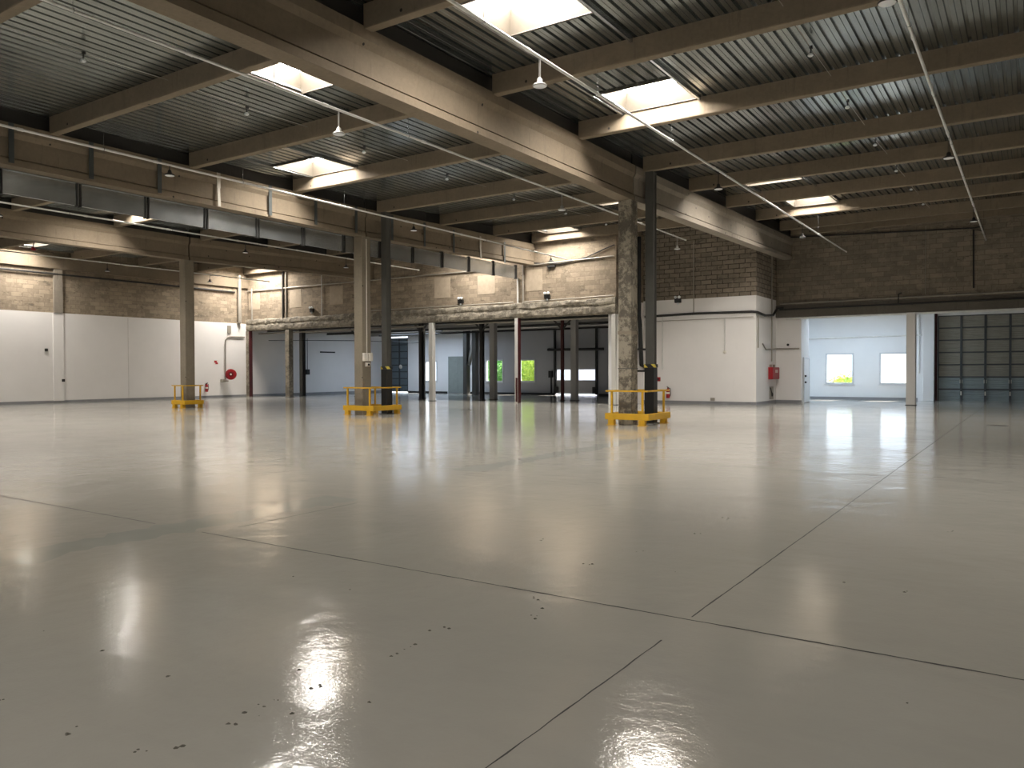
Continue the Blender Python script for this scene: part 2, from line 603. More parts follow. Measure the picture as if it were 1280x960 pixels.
# walls out of view
RO = [(-33, -27), (-13, -7)]     # unseen openings added behind the viewer to let in fill daylight
_rw = MB().box(XL - 0.3, XR + 0.3, YB - 0.3, YB, 4.8, TOP)
for _a, _b in zip([XL - 0.3] + [v[1] for v in RO], [v[0] for v in RO] + [XR + 0.3]):
    _rw.box(_a, _b, YB - 0.3, YB, 0, 4.8)
for _a, _b in RO:
    pl = bpy.data.lights.new('daylight_portal', 'AREA')
    pl.shape = 'RECTANGLE'
    pl.size, pl.size_y = _b - _a, 4.8
    pl.cycles.is_portal = True
    po = bpy.data.objects.new('daylight_portal', pl)
    COL.objects.link(po)
    po.location = ((_a + _b) / 2, YB - 0.32, 2.4)
    po.rotation_euler = (PI / 2, 0, 0)
wall('wall_rear', _rw, 'white', 'white wall with added daylight openings behind the viewer')
wall('wall_side', MB().box(XR, XR + 0.3, YB, YE + 0.3, 0, TOP), 'white', 'white wall closing the hall beyond the garage door')

# rear wall over the low annex
wb = wall('wall_back', MB().box(XL, -15.9, YW, YW + 0.3, 4.9, TOP), 'block', 'buff block wall above the low annex openings')
MB().box(-16.2, -15.9, YW + 0.3, YM, 4.9, TOP).build('block_return', 'block', wb)
MB().box(-16.2, -15.9, YW + 0.32, YM, 0, 4.9).build('white_return', 'white', wb)
for (a, b) in [((311, 367), (325, 387)), ((362, 362), (377, 384)), ((412, 358), (429, 380)), ((543, 348), (563, 372)), ((597, 345), (619, 367)), ((656, 338), (678, 363))]:
    p, q = at(*a, 1, YW), at(*b, 1, YW)
    MB().box(max(p.x, XL + 0.1), q.x, YW - 0.012, YW + 0.01, q.z, p.z).build('plaster_patch', 'patch', wb)

for yy in (14.0, 17.5, 24.6, 28.0):
    MB().box(XL - .01, XL + .006, yy - .02, yy + .02, .14, 4.6).build('panel_joint', 'joint_paint', wl)
# white block between annex and the garage side
wm = wall('wall_middle', MB().box(-16.2, -10.4, YM, YM + 0.3, 0, 4.97), 'white', 'white painted block wall behind the pillar with the red extinguisher')
MB().box(-16.2, -10.4, YM + 0.01, YM + 0.3, 4.97, TOP).build('block_band', 'block_joint', wm)
MB().box(-10.7, -10.4, YM + 0.3, YF + 0.3, 0, 4.97).build('return', 'white', wm)
MB().box(-10.7, -10.41, YM + 0.3, YF + 0.3, 4.97, TOP).build('block_return', 'block_joint', wm)
struct(MB().box(-15.9, -10.38, YM - 0.02, YM, 0, 0.14).box(-10.4, -10.38, YM, YF, 0, 0.14).build('baseboard_middle', 'base', None, (0, 0, 0)), 'grey painted band along the foot of the white block wall', 'baseboard')
# partition between both annexes
wall('wall_partition', MB().box(-16.5, -16.2, YW + 0.4, YE, 0, 4.5).box(-16.2, -10.7, YF + 1.2, YF + 1.5, 0, 4.5), 'white_cool', 'white partition wall behind the block wall, closing the annex')

# right rear wall
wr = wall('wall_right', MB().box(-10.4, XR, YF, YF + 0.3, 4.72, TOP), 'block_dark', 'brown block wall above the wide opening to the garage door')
MB().box(-10.4, -9.22, YF, YF + 0.3, 0, 4.3).box(-9.52, -9.22, YF + 0.3, YF + 1.5, 0, 4.3).build('pier', 'white', wr)
struct(MB().box(-10.38, -9.2, YF - 0.02, YF, 0, 0.14).build('baseboard_pier', 'base', None, (0, 0, 0)), 'grey band at the foot of the narrow white pier', 'baseboard')

# annex roofs
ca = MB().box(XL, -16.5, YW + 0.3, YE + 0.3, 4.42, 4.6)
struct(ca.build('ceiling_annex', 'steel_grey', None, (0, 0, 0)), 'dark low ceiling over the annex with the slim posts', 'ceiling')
cb = MB().box(-16.2, XR, YF + 0.3, YE + 0.3, 4.5, 4.7)
struct(cb.build('ceiling_bay', 'white_cool', None, (0, 0, 0)), 'white low ceiling of the garage door bay', 'ceiling')


# outside wall with openings
def wall_with_holes(x0, x1, holes, zt):
    mb = MB()
    xs = sorted(set([x0, x1] + [h[0] for h in holes] + [h[1] for h in holes]))
    xs = [v for v in xs if x0 <= v <= x1]
    for a, b in zip(xs[:-1], xs[1:]):
        m = (a + b) / 2
        hs = sorted([h for h in holes if h[0] < m < h[1]], key=lambda h: h[2])
        z = 0
        for h in hs:
            if h[2] > z: mb.box(a, b, YE, YE + 0.3, z, h[2])
            z = h[3]
        if z < zt: mb.box(a, b, YE, YE + 0.3, z, zt)
    return mb


WIN = [(-37.62, -36.5, 0.85, 2.35), (-32.1, -30.62, 0.85, 2.38), (-29.3, -28.0, 0.87, 2.36), (-9.36, -7.98, 0.86, 2.46), (-6.68, -5.3, 0.85, 2.46)]
GDL = (-41.9, -39.3, 0, 4.24)
SEC = (-26.42, -23.33, 0, 4.1)
GDR = (-4.0, 2.2, 0, 4.3)
DRG = (-35.42, -33.6, 0, 2.66)
we = wall('wall_exterior', wall_with_holes(XL - 0.3, -33.0, WIN[:1] + [GDL], 4.6), 'white_cool', 'pale wall at the far end of the annex with a grey green door')
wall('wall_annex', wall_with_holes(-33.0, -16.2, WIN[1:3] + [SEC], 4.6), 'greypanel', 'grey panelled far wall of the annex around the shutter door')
wall('wall_bay', wall_with_holes(-16.2, XR, WIN[3:] + [GDR], 4.7), 'white_cool', 'bright white far wall with two square windows')
struct(MB().box(-39.3, -33.6 - 1.82, YE - 0.02, YE, 0, 0.12).box(-33.6, -26.5, YE - 0.02, YE, 0, 0.12).box(-23.2, -16.5, YE - 0.02, YE, 0, 0.12).build('baseboard_annex', 'dark', None, (0, 0, 0)),
       'dark band along the foot of the annex far wall', 'baseboard')
struct(MB().box(-10.5, -4.9, YE - 0.02, YE, 0, 0.14).build('baseboard_bay', 'base', None, (0, 0, 0)), 'grey band along the foot of the two window wall', 'baseboard')

WL = ['window half hidden by a slim concrete post at the annex far end', 'narrow bright window split by the pale square post in the annex',
      'window full of green leaves beside the red based post', 'square window showing green leaves along its lower edge', 'overexposed square window partly behind the white post']
for i, (a, b, c, d) in enumerate(WIN):
    w = thing('window_%d' % (i + 1), ((a + b) / 2, YE, c), WL[i], 'window', None, 'structure')
    t = 0.055
    MB().box(a - .03, b + .03, YE - .03, YE + .1, c - .03, c + t).box(a - .03, b + .03, YE - .03, YE + .1, d - t, d + .03).box(a - .03, a + t, YE - .03, YE + .1, c + t, d - t).box(b - t, b + .03, YE - .03, YE + .1, c + t, d - t).build('window_frame', 'frame', w)
    MB().box(a - .08, b + .08, YE - .07, YE, c - .07, c - .03).build('window_sill', 'frame', w)
    MB().box(a + t, b - t, YE + .04, YE + .05, c + t, d - t).build('window_pane', 'glass', w)
    pl = bpy.data.lights.new('daylight_portal', 'AREA')
    pl.shape = 'RECTANGLE'
    pl.size, pl.size_y = b - a, d - c
    pl.cycles.is_portal = True
    po = bpy.data.objects.new('daylight_portal', pl)
    COL.objects.link(po)
    po.location = ((a + b) / 2, YE + 0.32, (c + d) / 2)
    po.rotation_euler = (-PI / 2, 0, 0)


# ------------------------------------------------------------------ garage doors
def garage_door(name, hole, rows, cols, mats, label, gap=0.0, low_rows=0, y=YE + 0.06):
    a, b, c, d = hole
    r = thing(name, ((a + b) / 2, y, 0), label, 'door', None, 'structure')
    hh = (d - gap) / rows
    for k in range(rows):
        z0, z1 = gap + k * hh, gap + (k + 1) * hh
        mb = MB()
        # ribbed sheet
        n = 6
        for j in range(n):
            p0, p1 = z0 + hh * j / n, z0 + hh * (j + 1) / n
            mb.prism([(0, p0), (0, p0 + .015), (-.018, p0 + .03), (-.018, p1 - .015), (0, p1), (.03, p1), (.03, p0)], (a, y, 0), (b, y, 0), (0, 1, 0), (0, 0, 1))
        mb.build('door_panel', mats[1] if k < low_rows else mats[0], r)
        MB().box(a, b, y - .06, y - .02, z1 - .045, z1 + .02 if k < rows - 1 else z1).build('door_rail', mats[2], r)
    for j in range(cols + 1):
        xx = a + (b - a) * j / cols
        MB().box(max(a, xx - .05), min(b, xx + .05), y - .075, y - .02, gap, d).build('door_stile', mats[2], r)
    return r


gd = garage_door('door_1', (GDR[0], GDR[1], 0, 4.3), 7, 6, ('door_steel', 'door_low', 'door_frame'), 'wide brown steel sectional garage door with paler bottom rows', 0.0, 2)
for j in range(1, 6):
    xx = GDR[0] + (GDR[1] - GDR[0]) * j / 6
    MB().box(xx - .06, xx - .035, YE - .05, YE - .01, .9, 1.08).box(xx + .035, xx + .06, YE - .05, YE - .01, .9, 1.08).box(xx - .03, xx + .03, YE - .05, YE - .01, .3, .5).build('hinge', 'cream', gd)
gl = garage_door('door_2', (GDL[0], GDL[1], 0, 4.13), 8, 3, ('door_blue', 'door_blue', 'door_frame'), 'slate blue sectional garage door behind the dark post', 0.05, 0)
MB().lathe([(0, 0), (.16, 0), (.16, .015), (0, .015)], ((-40.0), YE - .03, 1.95), (0, -1, 0), 16).build('round_sign', 'cream', gl)
# shutter door with vision strip
r = thing('door_3', (-24.9, YE, 0), 'dark grey shutter door with a bright window strip and light under it', 'door', None, 'structure')
a, b = SEC[0], SEC[1]
MB().box(a, b, YE + .05, YE + .1, 0.1, 0.98).box(a, b, YE + .05, YE + .1, 1.68, SEC[3]).box(a, a + .1, YE + .05, YE + .1, .98, 1.68).box(b - .1, b, YE + .05, YE + .1, .98, 1.68).build('door_leaf', 'greypanel', r)
MB().box(a + .1, b - .1, YE + .07, YE + .08, 0.98, 1.68).build('door_pane', 'glass', r)
for xx in (a, b):
    MB().box(xx - .07, xx + .07, YE - .1, YE, 0.05, 4.4).build('door_track', 'dark', r)
MB().tube([(a - .5, YE - .12, 3.0), (b + .55, YE - .12, 2.98)], .09, 10).build('spring_shaft', 'dark', r)
MB().box(a - .42, a - .17, YE - .2, YE, 1.15, 1.6).box(a - .33, a - .25, YE - .08, YE, .1, 1.15).build('door_motor', 'dark', r)
for xx in (a + .12, b - .15):
    MB().box(xx - .1, xx + .12, YE - .16, YE - .02, 0.12, .55).build('door_bracket', 'dark', r)
# grey green door
r = thing('door_4', (-34.5, YE, 0), 'tall plain grey green double door in the pale annex wall', 'door', None, 'structure')
MB().box(DRG[0], (DRG[0] + DRG[1]) / 2 - .004, YE - .04, YE, .02, DRG[3]).build('door_leaf', 'door_green', r)
MB().box((DRG[0] + DRG[1]) / 2 + .004, DRG[1], YE - .04, YE, .02, DRG[3]).build('door_leaf', 'door_green', r)
MB().box(DRG[0] - .06, DRG[0], YE - .05, YE, 0, DRG[3] + .06).box(DRG[1], DRG[1] + .06, YE - .05, YE, 0, DRG[3] + .06).box(DRG[0], DRG[1], YE - .05, YE, DRG[3], DRG[3] + .06).build('door_frame', 'white_cool', r)
MB().box(DRG[1] + .0, DRG[1] + .1, YE - .12, YE - .04, 1.05, 1.13).build('door_handle', 'dark', r)
# white personnel door on the pier's return
r = thing('door_5', (-9.2, YF + .9, 0), 'white side door standing beside the bright window bay', 'door', None, 'structure')
MB().box(-9.22, -9.17, YF + .38, YF + 1.38, .02, 2.12).build('door_leaf', 'white_cool', r, bevel=.004)
MB().box(-9.22, -9.15, YF + .3, YF + .38, 0, 2.2).box(-9.22, -9.15, YF + 1.38, YF + 1.46, 0, 2.2).box(-9.22, -9.15, YF + .38, YF + 1.38, 2.12, 2.2).build('door_frame', 'frame', r)
for zz in (.95, 1.25):
    MB().box(-9.17, -9.11, YF + .5, YF + .62, zz, zz + .09).build('door_handle', 'dark', r)

# ------------------------------------------------------------------ girders, purlins, columns
GNAME = ['girder out of view', 'bare main girder', 'girder carrying the metal screen', 'girder over the lone left pillar']
gprof = [(-.21, 0), (.21, 0), (.21, .15), (.15, .155), (.15, .185), (.175, .195), (.175, .66), (.25, .78), (.25, 1.0), (-.25, 1.0), (-.25, .78), (-.175, .66), (-.175, .195), (-.15, .185), (-.15, .155), (-.21, .15)]
GLAB = {
    (0, 0): 'concrete girder along the hall on the garage door side, near span', (0, 1): 'concrete girder along the hall on the garage door side, far span',
    (1, 0): 'big concrete main girder crossing overhead down to the central pillar', (1, 1): 'streaked grey girder from the central pillar to the block wall corner',
    (2, 0): 'concrete girder hung with metal straps, span nearer than its pillar', (2, 1): 'concrete girder with metal straps beyond the pillar toward the rear wall',
    (3, 0): 'far left concrete girder, span nearer than the lone pillar', (3, 1): 'far left concrete girder running from the lone pillar to rear wall'}
ENDY = [YF, YF, YW, YW]
for i, gx in enumerate(GX):
    m = 'beam'
    o = MB().prism(gprof, (gx, YB, 6.5), (gx, CY - .03, 6.5), (1, 0, 0), (0, 0, 1)).build('girder', m)
    MB().box(gx - .12, gx + .12, YB, CY - .04, 7.5, 7.86).build('gap_shade_strip', 'dark', o)  # dark strip that paints in the shade of the gap above the girder
    tag(o, GLAB[(i, 0)], 'beam', 'concrete girders', 'thing')
    ze = 6.5 + .022 * (ENDY[i] - CY)
    o = MB().prism(gprof, (gx, CY + .03, 6.5), (gx, ENDY[i], ze), (1, 0, 0), (0, 0, 1)).build('girder', 'beam_grey' if i == 1 else m)
    MB().prism([(-.12, 0), (.12, 0), (.12, .36), (-.12, .36)], (gx, CY + .04, 7.5), (gx, ENDY[i], 7.5 + zb(ENDY[i]) - 7.45), (1, 0, 0), (0, 0, 1)).prism([(-.1, -.4), (.1, -.4), (.1, 0), (-.1, 0)], (gx, CY + .04, 7.5), (gx, ENDY[i], 7.5 + zb(ENDY[i]) - 7.45), (1, 0, 0), (0, 0, 1)).build('gap_shade_strip', 'dark', o)  # same painted gap shade, following the sloping far span
    tag(o, GLAB[(i, 1)], 'beam', 'concrete girders', 'thing')

BAYS = [(GX[0], GX[1], 'garage door bay'), (GX[1], GX[2], 'bay left of the main girder'), (GX[2], GX[3], 'bay behind the metal screen'), (GX[3], XL, 'bay along the white side wall')]
ORD = ['', 'first', 'second', 'third', 'fourth', 'fifth', 'sixth', 'seventh', 'eighth', 'ninth', 'tenth', 'eleventh']
for bi, (xa, xb, bn) in enumerate(BAYS):
    rows = [y for y in ROWS if y < (YF if bi == 0 else YW) - .2 and y > 2]
    if bi == 0: rows.append(YF - .25)
    if bi > 0: rows.append(YW - .22)
    nr = len(rows)
    for k, y in enumerate(rows):
        z = zb(y)
        x0, x1 = xb + (.24 if bi < 3 else 0.0), xa - .24
        o = MB().prism([(-.09, 0), (.09, 0), (.1, .02), (.1, .42), (-.1, .42), (-.1, .02)], (x0, y, z), (x1, y, z), (0, 1, 0), (0, 0, 1)).build('purlin', 'beam')
        lab = 'concrete purlin, %s, in the %s' % ('against the rear wall' if k == nr - 1 else ORD[nr - k] + ' from rear wall', bn)
        tag(o, lab, 'beam', 'concrete purlins under the roof deck', 'thing')


def column(gx, mat, label):
    o = MB().box(gx - .205, gx + .205, CY - .225, CY + .225, 0, 6.5).build('column', mat, None, None, .018)
    tag(o, label, 'pillar', 'concrete pillars', 'thing')
    return o


c1 = column(GX[1], 'column_rough', 'central patched concrete pillar under the main girder in a yellow guard')
c2 = column(GX[2], 'column', 'middle concrete pillar with two pale boxes under the strapped girder')
c3 = column(GX[3], 'column', 'lone concrete pillar before the long white wall')
for (gx, lab) in ((GX[1], 'central'), (GX[2], 'middle'), (GX[3], 'left')):
    t = .26
    # bearing corbel between pillar and girder is part of the pillar
for zz in (1.62, 2.62):
    MB().box(GX[1] - .212, GX[1] + .212, CY - .232, CY + .232, zz, zz + (.02 if zz < 2 else .1)).build('band', 'steel_grey' if zz < 2 else 'column', c1)

column(GX[0], 'column', 'concrete pillar carrying the girder nearest the garage door side')
# dark steel posts beside two pillars
SP = [(-9.47, 21.75, zb(21.6), 'dark steel post with black and yellow wrap beside the central pillar'), (-19.95, 21.65, zb(21.6), 'dark steel post with black wrap beside the middle pillar')]
for (xx, yy, zt, lab) in SP:
    r = thing('steel_post', (xx, yy, 0), lab, 'post', 'dark steel posts', 'thing')
    a = .125
    MB().prism([(-a, -a), (a, -a), (a, -a + .02), (.03, -a + .02), (.03, a - .02), (a, a - .02), (a, a), (-a, a), (-a, a - .02), (-.03, a - .02), (-.03, -a + .02), (-a, -a + .02)], (xx, yy, 0), (xx, yy, zt), (1, 0, 0), (0, 1, 0)).box(xx - .1, xx - .08, yy - .11, yy + .11, 0, zt).box(xx + .08, xx + .1, yy - .11, yy + .11, 0, zt).build('post_shaft', 'steel_grey', r)
    MB().box(xx - .15, xx + .15, yy - .15, yy + .15, .02, 1.66).build('wrap', 'black', r, bevel=.02)
    hz = NT('hazard_tape')
    tc = hz.coord()
    wv = hz.n('ShaderNodeTexWave', wave_type='BANDS', bands_direction='DIAGONAL')
    wv.inputs['Scale'].default_value = 1.6
    hz.l(tc, wv.inputs['Vector'])
    hz.l(hz.ramp(wv.outputs['Fac'], [(.48, (.02, .02, .02)), (.52, (.75, .6, .1))]), hz.p.inputs['Base Color'])
    MB().box(xx - .155, xx + .155, yy - .155, yy + .155, 1.66, 1.76).build('hazard_band', hz.m, r)
    MB().box(xx - .2, xx + .2, yy - .2, yy + .2, 0, .02).build('foot_plate', 'steel_grey', r)


# yellow guards
def guard(x0, x1, y0, y1, label):
    cx, cy = (x0 + x1) / 2, (y0 + y1) / 2
    r = thing('column_guard', (cx, cy, 0), label, 'guard', 'yellow pillar guards')
    w = .09
    z0, z1 = .16, .34
    for (a, b, c, d) in ((x0, x1, y0, y0 + w), (x0, x1, y1 - w, y1), (x0, x0 + w, y0 + w, y1 - w), (x1 - w, x1, y0 + w, y1 - w)):
        MB().box(a, b, c, d, z0, z1).build('curb_beam', 'yellow', r, bevel=.008)
    ix, iy = .2, .14
    for px in (x0 + ix, x1 - ix):
        for q, py in enumerate((y0 + .045, y1 - .045)):
            MB().box(px - .09, px + .09, py - .07, py + .07, 0, z0).box(px - .13, px + .13, py - .1, py + .1, 0, .012).build('foot', 'yellow', r)
            MB().box(px - .027, px + .027, py - .027, py + .027, z1, .96).build('upright', 'yellow', r)
    for (a, b, c, d) in ((x0 + .02, x1 - .02, y0, y0 + w), (x0 + .02, x1 - .02, y1 - w, y1), (x0 + .02, x0 + .02 + w, y0 + w, y1 - w), (x1 - .02 - w, x1 - .02, y0 + w, y1 - w)):
        MB().box(a, b, c, d, .96, 1.005).build('top_rail', 'yellow', r, bevel=.006)
    return r


guard(-10.34, -8.98, CY - .52, CY + 1.1, 'yellow steel guard around the central patched pillar and dark post')
guard(-21.0, -19.5, CY - .52, CY + 1.0, 'yellow steel guard around the middle pillar with pale boxes')
guard(-31.65, -30.68, CY - .48, CY + .48, 'small yellow steel guard around the lone pillar near white wall')

# boxes on the middle pillar
p = Vector((GX[2] + .205, CY, 0))
for k, (dy, lab) in enumerate(((-.12, 'pale electric box on the middle pillar, nearer one of the pair'), (.12, 'pale electric box on the middle pillar, farther one of the pair'))):
    r = thing('electric_box', (p.x, CY + dy, 1.95), lab, 'box', 'pale boxes on the middle pillar')
    MB().box(p.x - .004, p.x + .1, CY + dy - .1, CY + dy + .1, 1.95, 2.25).build('box_body', 'cream', r, bevel=.01)
    MB().box(p.x + .1, p.x + .106, CY + dy - .08, CY + dy + .08, 1.97, 2.23).build('box_lid', 'cream', r)
r = thing('wall_socket', (p.x, CY, 1.75), 'small pale socket under the boxes on the middle pillar', 'socket')
MB().box(p.x, p.x + .09, CY - .1, CY + .1, 1.75, 1.9).build('socket_body', 'cream', r, bevel=.01)
MB().box(p.x + .09, p.x + .11, CY - .04, CY + .04, 1.79, 1.86).build('socket_cover', 'dark', r)
o = MB().tube([(p.x + .025, CY - .02, 2.25), (p.x + .025, CY - .02, 6.4)], .018, 8).build('conduit', 'cream')
tag(o, 'thin pale conduit climbing the middle pillar above its boxes', 'conduit')
# struts between central pillar and post, black cable bundle
o = MB().bar((-9.8, CY + .225, 1.56), (-9.6, 21.6, 1.56), .05, .06).build('strut', 'dark')
tag(o, 'lower dark strut tying the central pillar to its steel post', 'strut', 'pillar struts')
o = MB().bar((-9.8, CY + .225, 2.2), (-9.6, 21.62, 2.2), .05, .06).build('strut', 'dark')
tag(o, 'upper dark strut tying the central pillar to its steel post', 'strut', 'pillar struts')
pa, pb, pc = at(799, 296, 0, -15.78), at(799, 395, 0, -15.78), at(802, 457, 0, -15.78)
o = MB().tube([pa, pb, pb + Vector((0, .1, -.4)), pc, pc + Vector((.05, .3, -.06)), pc + Vector((.05, .6, -.03))], .095, 10).build('cable_bundle', 'black')
tag(o, 'thick black cable bundle hanging down the wall behind the central pillar', 'cable')

# ------------------------------------------------------------------ sheet metal screen under the second girder
dx = GX[2] - .215
r = thing('sheet_metal_screen', (dx - .03, 12, 5.88), 'long galvanised sheet metal screen strapped under the second girder', 'screen')
seams = [YB + 1.0, -9.0, -7.1, -5.2, -3.3, -1.4, 0.5, 2.4, 4.3, 6.2, 8.05, 9.95] 
seams = [8.95 + 1.885 * k for k in range(-10, 13)]
zt, zl = 6.5, 5.9
def dz(y): return 0.0 if y < 20 else .012 * (y - 20)
for a, b in zip(seams[:-1], seams[1:]):
    z = dz(a)
    MB().box(dx - .05, dx, a, b, zl + z, zt + z).build('screen_panel', 'galv', r)
    MB().box(dx, dx + .006, a + .06, b - .06, zl + z + .34, zl + z + .36).build('panel_crease', 'galv', r)
for s_ in seams:
    z = dz(s_)
    MB().box(dx - .09, dx + .035, s_ - .06, s_ - .03, zl + z - .035, zt + z + .035).box(dx - .09, dx + .035, s_ + .03, s_ + .06, zl + z - .035, zt + z + .035).build('panel_flange', 'dark', r)
MB().box(dx - .07, dx + .02, seams[0], seams[-1], zt + .005, zt + .03).box(dx + .0, dx + .05, seams[0], 20.7, zt - .03, zt + .05).build('screen_rail', 'galv', r)
for k in range(-3, 12):
    y = 9.02 + 1.9 * k
    if y > 31.6: continue
    if abs(y - CY) < .35: continue
    mb = MB().box(GX[2] + .252, GX[2] + .264, y - .06, y + .06, 6.55, 7.5)
    if k in (3, 10):
        mb = MB().box(GX[2] + .252, GX[2] + .264, y - .06, y + .06, 7.05, 7.5)
        mb.bar((GX[2] + .25, y, 7.06), (GX[2] + .31, y - .02, 6.5), .09, .014, (1, 0, 0))
    o = mb.build('hanging_strap', 'pipe_grey' if k in (3, 10) else 'strap', r)

# ------------------------------------------------------------------ lighting tubes and hanging lamps
TUBES = [(-1.66, 7.0, 2, YF - .6, 'between the garage door and main girder'), (-7.15, 7.0, 2, YF - .4, 'just right of the main girder'),
         (-12.05, 7.0, 2, 31.2, 'just left of the main girder'), (-18.0, 6.74, 2, 31.6, 'beside the girder with the metal screen'),
         (-27.1, 6.94, 2, 31.9, 'behind the metal screen'), (-37.5, 6.9, 2, 30.6, 'near the long white wall')]
LY = [2.35, 11.67, 20.95, 30.3]
lamp0 = None
for ti, (tx, tz, ya, yb, where) in enumerate(TUBES):
    r = thing('lighting_tube', (tx, (ya + yb) / 2, tz), 'long white lighting tube hung below the purlins ' + where, 'tube', 'lighting tubes', 'thing')
    y = ya
    k = 0
    while y < yb - .1:
        e = min(y + 3.1, yb)
        MB().tube([(tx, y, tz), (tx, e, tz)], .028, 8).build('tube_length', 'pipe', r)
        MB().tube([(tx, e - .06, tz), (tx, e + .06, tz)], .036, 8).build('coupling', 'pipe', r)
        y = e
    for yy in ROWS:
        if ya < yy < yb:
            MB().tube([(tx, yy, tz), (tx, yy, zb(yy))], .004, 5).tube([(tx - .03, yy, tz - .03), (tx + .03, yy, tz - .03), (tx + .03, yy, tz + .03), (tx - .03, yy, tz + .03), (tx - .03, yy, tz - .03)], .006, 5).build('hanger', 'galv', r)
    for li, ly in enumerate(LY):
        if ti >= 4 and ly > 25: ly = 26.65
        if ti >= 4 and li < 1: continue
        lz = 6.5 if ti != 3 else 6.48
        loc = (tx, ly, lz)
        pos = ['nearest', 'second', 'third', 'farthest'][li] if ti < 4 else ['', 'nearest', 'middle', 'farthest'][li]
        lab = 'round lamp, %s along the tube %s' % (pos, where)
        t = thing('hanging_lamp', loc, lab, 'lamp', 'round hanging lamps', 'thing')
        x, y, z = loc
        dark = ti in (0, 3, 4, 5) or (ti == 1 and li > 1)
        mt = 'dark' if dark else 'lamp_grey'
        MB().lathe([(.025, .14), (.045, .12), (.05, .06), (.105, .032), (.125, .015), (.125, 0), (.112, -.006)], loc, (0, 0, 1), 24).lathe([(0, .14), (.025, .14)], loc, (0, 0, 1), 24).build('housing', mt, t)
        MB().lathe([(.112, -.004), (.1, -.012), (0, -.014)], loc, (0, 0, 1), 24).build('lens', 'lampface', t)
        MB().tube([(x - .012, y, z + .13), (x - .012, y, tz - .01)], .007, 5).tube([(x + .012, y, z + .13), (x + .012, y, tz - .01)], .007, 5).build('cord', mt, t)

# ------------------------------------------------------------------ detectors on thin wires under the deck
DET = [(-15.3, [8.12, 11.9, 15.75, 19.4, 23.2, 26.9, 30.4], 'left bay', 'bay left of the main girder'), (-3.57, [8.1, 11.9, 15.72, 19.3, 23.1, 27.0, 30.6, 34.2], 'garage door bay', 'garage door bay'),
       (-33.2, [11.9, 15.7, 19.6, 23.4], 'wall bay', 'bay along the white side wall')]
for (x, ys, nm, where) in DET:
    ye = YF - .5 if x > -5 else YW - .4
    pts = [(x, YS_, zb(YS_) + .33) for YS_ in [2.45 + .01] + [q for q in ROWS if 3 < q < ye] + [ye]]
    # wire is laid bay by bay between the purlins
    r = thing('detector_wire', (x, 15, 7.7), 'thin pale wire of the small detectors in the ' + where, 'wire', 'detector wires', 'thing')
    rr = [q for q in ROWS if q > 2 and q < ye] + [ye]
    for a, b in zip(rr[:-1], rr[1:]):
        MB().tube([(x, a + .1, zb(a) + .3), (x, (a + b) / 2, (zb(a) + zb(b)) / 2 + .27), (x, b - .1, zb(b) + .3)], .007, 5).build('wire_span', 'pipe_grey', r)
    for k, y in enumerate(ys):
        z = zb(y) + .1
        t = thing('detector', (x, y, z), 'small roof detector, %s from near end, %s' % (ORD[k + 1], where), 'detector', 'small roof detectors')
        MB().lathe([(0, 0), (.035, 0), (.052, .016), (.052, .03), (.025, .06), (0, .06)], (x, y, z), (0, 0, 1), 16).build('sensor_head', 'lampface', t)
        MB().tube([(x, y, z + .06), (x + .015, y, z + .2)], .014, 6).box(x - .02, x + .04, y - .03, y + .03, z + .15, z + .2).build('bracket', 'dark', t)

